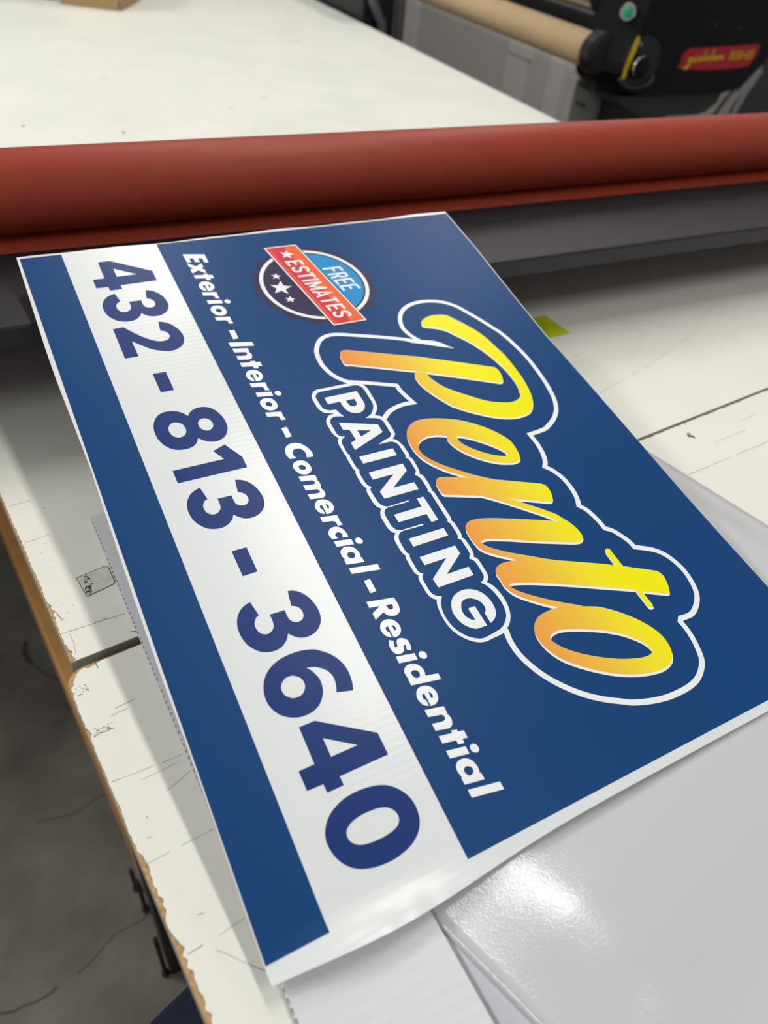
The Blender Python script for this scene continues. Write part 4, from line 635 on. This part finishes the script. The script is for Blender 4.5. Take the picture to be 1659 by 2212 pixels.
# glossy backing paper, gently buckled
def zl(a, b):
    qa = [Vector(p) for p in LQ]
    p = (qa[0]*(1-a)+qa[1]*a)*(1-b)+(qa[3]*(1-a)+qa[2]*a)*b
    r = min(a*0.46/0.07, 1); r = r*r*(3-2*r)
    sm = lambda q: min(max(q, 0), 1)**2*(3-2*min(max(q, 0), 1))
    yy = p.y-0.22*(p.x-0.19)
    h = 0.0012+0.0026*r+(0.35+0.65*r)*(0.0026*sm((0.108-yy)/0.030)-0.0042*sm((0.046-yy)/0.055))+0.0022*sm((0.046-yy)/0.055)*(1-r)
    h = max(h, 0.0011)
    k = min(max((p.x-0.46)/0.05, 0), 1)
    e = (1-a)*0.46                       # distance from the right-hand edge
    h += k*0.010*math.exp(-((e-0.055)/0.035)**2)*min(1, max((0.52-p.y)/0.2, 0))
    return h
LQ = [(0.093, 0.217), (0.512, 0.574), (0.672, -0.116), (0.214, -0.120)]
o = sheet('backing_paper', M_liner, LQ, 60, 60, zl)
tag(o, 'large glossy grey backing paper buckled on the table under the sign, lower right', 'paper')

# sticker and tape
bm = prism([(0.560, 0.6365), (0.6325, 0.6385), (0.6290, 0.6890), (0.557, 0.6850)], 'Z', TT+0.0002, TT+0.0006)
tag(obj('sticker', bm, M_stick), 'yellow-green sticker on the white table, half covered by the sign', 'sticker')
bm = prism([(0.0020, 0.4390), (0.0045, 0.4402), (0.0235, 0.4440), (0.0262, 0.4420), (0.0278, 0.4255), (0.0260, 0.4225), (0.0060, 0.4172), (0.0046, 0.4185)], 'Z', TT+0.0002, TT+0.00045)
uvx = obj('tape_scrap', bm, M_tape)
bm = bmesh.new()
def smear(bm, pts, w):
    for q in stroke([(p[0], p[1], True) for p in pts], w):
        f = bm.faces.new([bm.verts.new((a, b, TT+0.0006)) for a, b in q])
        f.normal_update()
        if f.normal.z < 0: f.normal_flip()
ring_ = [(0.0020, 0.4390), (0.0235, 0.4438), (0.0262, 0.4420), (0.0276, 0.4255), (0.0260, 0.4227), (0.0058, 0.4174), (0.0020, 0.4390)]
smear(bm, ring_, 0.0004)
for k in range(46):
    x = 0.0058+abs(random.gauss(0, 0.0026)); y = 0.4185+random.random()*0.021
    smear(bm, [(x, y), (x+random.uniform(-.0012, .0022), y+random.uniform(-.0012, .0012))], random.uniform(.0002, .0011))
obj('grime_marks', bm, M_gouge, uvx)
tag(uvx, 'scuffed piece of clear tape stuck near the left table edge', 'tape')

# ------------------------------------------------------------------ roller laminator in the middle
lam_ = thing('laminator', 'roller laminator with red rubber rollers and a black feed tray across the table', 'machine', (0.55, 0.83, TT))
def lo(bm):   # world coordinates -> local
    for v in bm.verts: v.co -= Vector((0.55, 0.83, TT))
    return bm
rr = 0.0388; zn = ZO-0.330
o = obj('upper_roller', lo(lathe([(-0.40, rr*.96), (-0.396, rr), (1.506, rr), (1.51, rr*.96)], 'X', 96, (0, 0.83, zn+rr))), M_red, lam_, smooth=True)
o['label'] = 'thick red upper roller'
obj('shaft', lo(lathe([(-0.46, .014), (1.57, .014)], 'X', 24, (0, 0.83, zn+rr))), M_chrome, o, smooth=True)
o = obj('lower_roller', lo(lathe([(-0.40, rr*.96), (-0.396, rr), (1.506, rr), (1.51, rr*.96)], 'X', 96, (0, 0.83, zn-rr-0.0004))), M_red, lam_, smooth=True)
o['label'] = 'red lower roller, mostly hidden'
obj('shaft', lo(lathe([(-0.46, .014), (1.57, .014)], 'X', 24, (0, 0.83, zn-rr-0.0004))), M_chrome, o, smooth=True)
zt = ZO-0.3375
prof = [(0.7945, zt), (0.7945, zt-0.004), (0.652, zt-0.004), (0.652, zt-0.0205), (0.6485, zt-0.0205), (0.6478, zt-0.003), (0.6492, zt-0.0006), (0.6515, zt)]
bm = prism(prof, 'X', -0.40, 1.51)
o = obj('feed_tray', lo(bm), M_tray, lam_)
o['label'] = 'black metal feed tray with a folded front lip'
for x in (-0.47, 1.52):
    o = obj('side_frame', lo(prism([(0.70, TT+0.001), (0.96, TT+0.001), (0.96, 1.06), (0.90, 1.12), (0.76, 1.12), (0.70, 1.04)], 'X', x, x+0.05, bev=0.004)), M_black, lam_)
for y, h in ((0.8025, 0.033), (0.8850, 0.110)):  # unseen plates added to stop light leaking in under the tray
    obj('light_block_plate', lo(box(-0.42, 1.52, y-0.0015, y+0.0015, TT+0.001, TT+h)), M_black, lam_)
for y in (0.85, 0.93):
    obj('tie_bar', lo(box(-0.42, 1.52, y-0.012, y+0.012, TT+0.004, TT+0.022)), M_black, lam_)

# ------------------------------------------------------------------ table beyond the roller
ft = thing('far_table', 'large white table beyond the red roller, carrying the cardboard box', 'table', (0.0, 2.4, 0))
def lf(bm):
    for v in bm.verts: v.co -= Vector((0.0, 2.4, 0))
    return bm
bm = lf(box(-1.6, 1.234, 1.20, 4.2, TT-0.0010, TT, bev=0.0004))
# a few dark flecks and scuffs on its surface
for k, (x, y, w, h) in enumerate(((0.276, 1.517, .006, .006), (0.114, 1.577, .007, .004), (0.906, 2.254, .05, .012), (0.494, 1.785, .01, .006), (0.32, 1.9, .012, .006), (0.62, 1.72, .02, .007), (0.52, 1.65, .016, .006))):
    mi = 1 if k < 2 else 2
    vs = [bm.verts.new((x+w*.5*math.cos(2*PI*i/10)*random.uniform(.7, 1.1), y-2.4+h*math.sin(2*PI*i/10)*random.uniform(.7, 1.1), TT+0.0003)) for i in range(10)]
    f = bm.faces.new(vs); f.material_index = mi; f.normal_update()
M_scuff = mat('faint_scuff', (206, 205, 197), rough=0.6)
obj('laminate_top', bm, M_far, ft, mats=[M_far, M_gouge, M_scuff])
obj('tabletop_core', lf(box(-1.6, 1.234, 1.20, 4.2, TT-0.024, TT-0.0011)), M_edge, ft)
for x in (-1.45, 1.10):
    for y in (1.32, 4.05):
        obj('leg', lf(box(x-.025, x+.025, y-.025, y+.025, 0, TT-0.0245)), M_black, ft)

# cardboard box, its lower part in the frame
A_ = Vector((0.514, 2.623)); B_ = Vector((0.363, 2.719)); D_ = Vector((0.615, 2.81))
cb = thing('cardboard_box', 'small brown cardboard box on the far white table', 'box', (A_.x, A_.y, TT+0.0005))
p0 = Vector((0, 0)); p1 = B_-A_; p2 = (B_-A_)+(D_-A_); p3 = D_-A_
obj('carton', prism([tuple(p0), tuple(p1), tuple(p2), tuple(p3)], 'Z', 0, 0.13, bev=0.002), M_card, cb)
dd = p1.normalized()
bm = bmesh.new()
nx_ = Vector((-(dd.y), dd.x)); nx_ = nx_ if nx_.y < 0 else -nx_
f = bm.faces.new([bm.verts.new((dd.x*s+nx_.x*.0008, dd.y*s+nx_.y*.0008, z)) for s, z in ((.002, .006), (.006, .006), (.006, .024), (.002, .024))])
obj('corner_slit', bm, M_cardd, cb)
# black case behind it, only its rounded feet in the frame
tcse = thing('equipment_case', 'black case on the far white table at the top left corner of the photo', 'case', (0.27, 2.80, TT))
obj('case_body', box(-0.20, 0.10, -0.02, 0.14, 0.016, 0.12, bev=0.012), M_black, tcse)
for x, w in ((-0.085, 0.035), (0.078, 0.022)):
    obj('foot', lathe([(0, .6*w), (.004, w), (.014, w), (.018, .7*w)], 'Z', 24, (x, -0.005, 0.0005)), M_black, tcse, smooth=True)

# ------------------------------------------------------------------ wide laminator on the right behind the table
m2 = thing('wide_laminator', 'black wide-format laminator with a red nameplate and a brown paper roll behind the white table', 'machine', (1.75, 1.9, 0))
def l2(bm):
    for v in bm.verts: v.co -= Vector((1.75, 1.9, 0))
    return bm
cov = [(1.545, 1.190), (1.516, 1.136), (1.496, 1.049), (1.478, 0.990), (1.477, 0.965), (1.488, 0.943), (1.508, 0.928), (1.545, 0.917), (1.719, 0.915), (1.854, 0.916), (1.90, 0.924), (1.93, 0.938), (1.962, 0.973), (1.981, 0.997), (2.060, 1.045), (2.098, 1.09), (2.110, 1.20), (2.09, 1.25), (1.60, 1.25)]
bm = bmesh.new(); N_ = len(cov)
cx_, cz_ = 1.78, 1.06
def ringv(y, k, sx=0.0): return [bm.verts.new((cx_+(x-cx_)*k+(sx if x < 1.56 else 0), y, cz_+(z-cz_)*k)) for x, z in cov]
rings = [ringv(1.575, 0.985), ringv(1.580, 1.0), ringv(1.63, 1.0, -0.035), ringv(1.70, 1.0, -0.04)]
for a, b in zip(rings, rings[1:]):
    for i in range(N_): bm.faces.new((a[i], a[(i+1) % N_], b[(i+1) % N_], b[i]))
bm.faces.new(rings[0]); bm.faces.new(rings[-1]); bmesh.ops.recalc_face_normals(bm, faces=bm.faces[:])
cover = obj('end_cover', l2(bm), M_mach, m2)
# nameplate with lettering
yf = 1.5745
def fp(x, z, y): return Vector((x-1.75, y-1.9, z))
def pl(groups, y): return flat(groups, lambda u, v, w: fp(u, v, w), y)
name = [(1.664, 1.005, 0), (1.668, 0.990, 0), (1.668, 0.978, 0), (1.78, 0.974, 0), (1.90, 0.980, 0), (1.921, 0.992, 0), (1.930, 1.010, 0), (1.930, 1.028, 0), (1.92, 1.031, 0), (1.80, 1.026, 0), (1.70, 1.022, 0), (1.680, 1.020, 0)]
npo = obj('nameplate', pl([[spline(name, 4)]], yf), M_name, m2)
SCR = [[(.10, .52), (.03, .58), (.0, .44), (.06, .38), (.11, .5), (.12, .62), (.08, .2), (.02, .02), (-.04, .06), (.05, .24)],   # g
       [(.17, .58), (.18, .38), (.22, .40)], [(.18, .72), (.185, .74)],
       [(.25, .58), (.26, .38), (.29, .55), (.33, .58), (.34, .38), (.37, .42)],
       [(.42, .92), (.40, .38), (.41, .5), (.47, .62), (.42, .5), (.48, .38)],
       [(.55, .58), (.51, .54), (.51, .42), (.56, .38), (.60, .46), (.58, .57), (.55, .58)],
       [(.66, .96), (.64, .5), (.66, .38), (.69, .42)],
       [(.78, .54), (.73, .56), (.71, .44), (.75, .38), (.79, .5), (.80, .58), (.80, .40), (.83, .42)],
       [(.86, .58), (.87, .38), (.89, .54), (.92, .56), (.93, .4), (.95, .54), (.98, .57), (.99, .4), (1.02, .46)]]
qs = []
for pln in SCR: qs += [[q] for q in stroke([(1.688+a*0.118+b*0.006, 0.976+a*0.006+b*0.042, True) for a, b in pln], 0.0042)]
qs += caps('1650-65', 1.828, 1.914, 0.021, 0.0034, 0.2, lambda x: 0.9955+0.02*(x-1.83), gap=.12)
M_ylw = mat('lettering_yellow', (214, 176, 24), rough=0.5)
obj('nameplate_lettering', pl(qs, yf-0.0006), M_ylw, npo)
# recessed tension dial on the left of the cover
rec = obj('dial_recess', l2(lathe([(1.5738, .001), (1.5734, .056), (1.5765, .058)], 'Y', 48, (1.536, 0, 0.990))), M_black, m2)
arc = [(1.498, 1.047, 0), (1.490, 1.016, 0), (1.484, 0.987, 0), (1.484, 0.959, 0), (1.494, 0.958, 0), (1.497, 0.982, 0), (1.503, 1.006, 0), (1.507, 1.024, 0), (1.508, 1.040, 0)]
obj('yellow_scale', pl([[spline(arc, 5)]], 1.5722), M_yel, rec)
kn = obj('dial_knob', l2(lathe([(1.5728, .026), (1.558, .025), (1.555, .021), (1.554, .002)], 'Y', 32, (1.524, 0, 0.983))), M_mach, rec)
rp_ = [(1.524+0.0262*math.cos(math.radians(a)), 1.5562, 0.983+0.0262*math.sin(math.radians(a))) for a in range(95, 216, 8)]
obj('knob_rim', l2(tube(rp_, 0.0022, 8)), M_chrome, rec, smooth=True)
gp = [(1.476, 1.570, 0.957), (1.484, 1.570, 0.949), (1.494, 1.570, 0.943), (1.510, 1.570, 0.9385), (1.527, 1.570, 0.937), (1.543, 1.570, 0.9375), (1.556, 1.570, 0.9395), (1.569, 1.570, 0.943), (1.579, 1.570, 0.949), (1.586, 1.570, 0.962)]
obj('guard_lip', l2(tube(gp, 0.0045, 10)), M_machg, rec, smooth=True)
obj('pointer_stud', l2(lathe([(1.5735, .005), (1.565, .005), (1.564, .004)], 'Y', 20, (1.512, 0, 1.030))), M_hose, rec, smooth=True)
for x, z in ((1.742, 1.072), (1.828, 1.066)):
    obj('cover_screw', l2(lathe([(1.5745, .004), (1.5725, .003)], 'Y', 12, (x, 0, z))), M_machg, cover)
# green push button with a steel bezel on the slanted left face
btn = lathe([(0, .0185), (.008, .0185), (.010, .0165), (.010, .013), (.006, .0125), (.006, .0005)], 'Z', 36)
Mb = Matrix.Translation((1.4735, 1.5955, 1.0905)) @ Vector((-0.84, -0.52, 0.10)).to_track_quat('Z', 'Y').to_matrix().to_4x4()
btn.transform(Mb); bez = obj('button_bezel', l2(btn), M_chrome, m2, smooth=False)
b2 = lathe([(.006, .0122), (.0135, .0118), (.0148, .009), (.0152, .0004)], 'Z', 28); b2.transform(Mb)
obj('start_button', l2(b2), M_green, bez, smooth=True)
# rollers and beams that run back along the machine
obj('paper_hub', l2(lathe([(1.615, .034), (1.62, .046), (1.650, .047), (1.655, .043)], 'Y', 40, (1.447, 0, 0.999))), M_black, m2, smooth=False)
obj('steel_roller', l2(lathe([(1.702, .040), (4.3, .040)], 'Y', 64, (1.476, 0, 1.110))), M_chrome, m2, smooth=True)
obj('cross_beam', l2(box(1.56, 1.78, 1.69, 4.3, 0.95, 1.05, bev=0.006)), M_machg, m2)
obj('under_bracket', l2(prism([(1.515, 0.912), (1.522, 0.893), (1.555, 0.880), (1.613, 0.862), (1.80, 0.863), (1.83, 0.868), (1.862, 0.890), (1.868, 0.914)], 'Y', 1.59, 1.70)), M_machg, m2)
obj('base_block', l2(box(1.60, 1.80, 1.705, 1.748, 0.70, 0.90)), M_black, m2)
st = obj('stand_cabinet', l2(prism([(1.502, 0.0), (1.86, 0.0), (1.86, 0.915), (1.502, 0.915)], 'Y', 1.755, 1.79, bev=0.003)), M_standd, m2)
for pts in ([(1.514, 0.931-.02), (1.553, 0.921-.02), (1.554, 0.884), (1.512, 0.897)], [(1.515, 0.864), (1.556, 0.851), (1.557, 0.839), (1.515, 0.852)]):
    obj('vent_panel', pl([[pts]], 1.7535), M_vent, st)
obj('black_latch', l2(prism([(1.606, 0.800), (1.612, 0.836), (1.628, 0.846), (1.650, 0.835), (1.668, 0.820), (1.668, 0.80)], 'Y', 1.735, 1.7535)), M_black, st)
obj('stand_side_panel', l2(box(1.83, 2.085, 1.72, 1.75, 0.0, 0.905, bev=0.003)), M_stand, m2)
obj('dark_side_panel', l2(box(2.11, 2.55, 1.72, 1.76, 0.0, 0.97, bev=0.003)), mat('slate_panel', (58, 60, 64), rough=0.6), m2)
for k, (a, b, r_) in enumerate((((2.083, .950), (2.028, .80), .007), ((2.070, .93), (2.012, .80), .0045), ((2.105, .958), (2.062, .80), .007), ((2.058, .905), (1.996, .80), .004))):
    pts = [(a[0]+(b[0]-a[0])*t-0.010*math.sin(PI*t), 1.665+0.012*k, a[1]+(b[1]-a[1])*t) for t in [i/10 for i in range(11)]]
    pts.append((b[0]-0.02, 1.665+0.012*k, 0.5)); pts.append((b[0]-0.02, 1.665+0.012*k, 0.012))
    obj('power_cable', l2(tube(pts, r_, 8)), M_cable if k != 3 else M_black, m2, smooth=True)
kr = obj('paper_roll', lathe([(1.6565, .030), (1.6565, .0385), (4.25, .0385), (4.25, .030)], 'Y', 64, (0, -2.9, 0)), M_kraft, smooth=False)
for p in kr.data.polygons: p.use_smooth = len(p.vertices) == 4 and abs(p.normal.y) < .5
kr.location = (1.443, 2.9, 0.999)
tag(kr, 'long roll of brown kraft paper mounted on the black laminator', 'paper roll')

# dark stand with a hose, just past the table's right edge
rk = thing('equipment_rack', 'dark equipment rack with a grey hose, beyond the right edge of the far table', 'rack', (1.345, 2.65, 0))
obj('rack_body', box(-0.095, 0.022, -0.10, 0.30, 0.0, 1.12, bev=0.006), M_black, rk)
obj('rack_post', box(0.025, 0.050, -0.12, -0.09, 0.0, 1.15, bev=0.003), M_hose, rk)
obj('hose', tube([(-0.088, -0.115, 1.10), (-0.086, -0.118, 1.02), (-0.076, -0.120, 0.965), (-0.055, -0.122, 0.925), (-0.035, -0.124, 0.895), (-0.028, -0.124, 0.80), (-0.028, -0.124, 0.02)], 0.014, 12), M_hose, rk, smooth=True)

# unidentified dark navy object by the camera, built as a cloth bin
bm = box(-0.045, 0.33, 0.02, 0.245, 0.0, 0.55, bev=0.012, seg=3)
for v in bm.verts:
    v.co.z += 0.006*math.sin(v.co.x*50)*math.sin(v.co.y*60+1) if v.co.z > .3 else 0
for v in bm.verts:
    if v.co.y > .1: v.co.y += 0.36*v.co.x
o = obj('navy_cloth_object', bm, M_navy)
tag(o, 'unidentified dark navy object built as a cloth covered bin on the floor under the table corner, bottom left', 'bin')

# ------------------------------------------------------------------ room
def struct(name, bm, m, mats=None):
    o = obj(name, bm, m, mats=mats); o['kind'] = 'structure'; return o
M_floor = mat('concrete', (112, 107, 98), rough=0.75, noise=(8, 0.34, 10), bump=(40, 0.2, 0.004))
bm = box(-4.0, 2.7, -3.0, 6.2, -0.1, 0.0)
for pts, w in (([(-0.122, 1.185), (-0.128, 1.164), (-0.127, 1.146), (-0.121, 1.125)], .010), ([(-0.121, 1.125), (-0.104, 1.093), (-0.077, 1.06)], .003), ([(-0.27, 0.49), (-0.25, 0.4935), (-0.232, 0.488), (-0.22, 0.4895), (-0.20, 0.487), (-0.18, 0.490), (-0.17, 0.494)], .0022), ([(-0.14, 0.50), (-0.12, 0.507), (-0.095, 0.522), (-0.079, 0.532), (-0.06, 0.533), (-0.031, 0.536), (-0.012, 0.552), (0.028, 0.586), (0.07, 0.62)], .0012), ([(-0.16, .77), (-0.10, .76), (-0.05, .775), (0, .77)], .0015)):
    for q in stroke([(a, b, True) for a, b in pts], w):
        f = bm.faces.new([bm.verts.new((a, b, 0.0006)) for a, b in q]); f.material_index = 1
        f.normal_update()
        if f.normal.z < 0: f.normal_flip()
M_crack = mat('floor_crack', (70, 66, 60), rough=0.9)
struct('floor', bm, M_floor, mats=[M_floor, M_crack])
struct('wall_right', box(2.6, 2.7, -3.0, 6.2, 0.0, 2.95), M_wall)
struct('wall_back', box(-4.0, 2.6, 6.1, 6.2, 0.0, 2.95), M_wall)
struct('ceiling', box(-4.0, 2.7, -3.0, 6.2, 2.95, 3.0), M_ceil)
for k, (y0, y1, h) in enumerate(((3.42, 3.60, 0.60), (3.14, 3.24, 1.4), (4.55, 4.75, 1.4))):
    struct('trim_%d' % (k+1), box(2.594, 2.5999, y0, y1, 0.0, h), M_strip)
struct('trim_4', box(2.590, 2.5999, 3.40, 3.60, 0.60, 1.4), M_strip)

# ceiling strip lights (white housings with a glowing diffuser) and the lamps in them
M_house = mat('fixture_white', (230, 230, 228), rough=0.5)
M_glow = mat('fixture_diffuser', (255, 252, 246), rough=0.5, emit=GLOW)
LIGHTS = [(1.03, -0.85, 1.0, 0.15, LA, 'long ceiling strip light right of and behind the camera'), (0.815, 0.98, 1.2, 0.15, LB, 'long ceiling strip light above the laminator with red rollers'),
          (0.61, 2.72, 1.2, 0.15, LC, 'long ceiling strip light above the far table'), (2.05, 2.60, 1.2, 0.20, LD, 'long ceiling strip light above the black laminator with the paper roll'),
          (-1.9, -0.6, 1.2, 0.20, LF*0.45, 'unseen fill strip light added left of the near tables'), (-1.9, 2.2, 1.2, 0.20, LF*1.7, 'unseen fill strip light added left of the far table')]  # last two are added fills that soften the shadows on the left
for k, (x, y, ln, w, en, lb) in enumerate(LIGHTS):
    t = thing('ceiling_light', lb, 'light', (x, y, 2.95), TA, 'ceiling strip lights')
    obj('housing', box(-w/2-.01, w/2+.01, -ln/2-.01, ln/2+.01, -0.06, -0.0005), M_house, t)
    obj('diffuser', box(-w/2, w/2, -ln/2, ln/2, -0.068, -0.0605), M_glow, t)
    L = bpy.data.lights.new('strip_lamp', 'AREA'); L.shape = 'RECTANGLE'; L.size = w; L.size_y = ln; L.energy = en; L.color = (1.0, 0.985, 0.95)
    lo_ = bpy.data.objects.new('strip_lamp', L); C.objects.link(lo_); lo_.parent = t; lo_.location = (0, 0, -0.075)
# even pale world light, added as fill through the open room sides
w = bpy.data.worlds.new('world'); scene.world = w; w.use_nodes = True
w.node_tree.nodes['Background'].inputs['Color'].default_value = (0.86, 0.93, 1.0, 1); w.node_tree.nodes['Background'].inputs['Strength'].default_value = WORLD
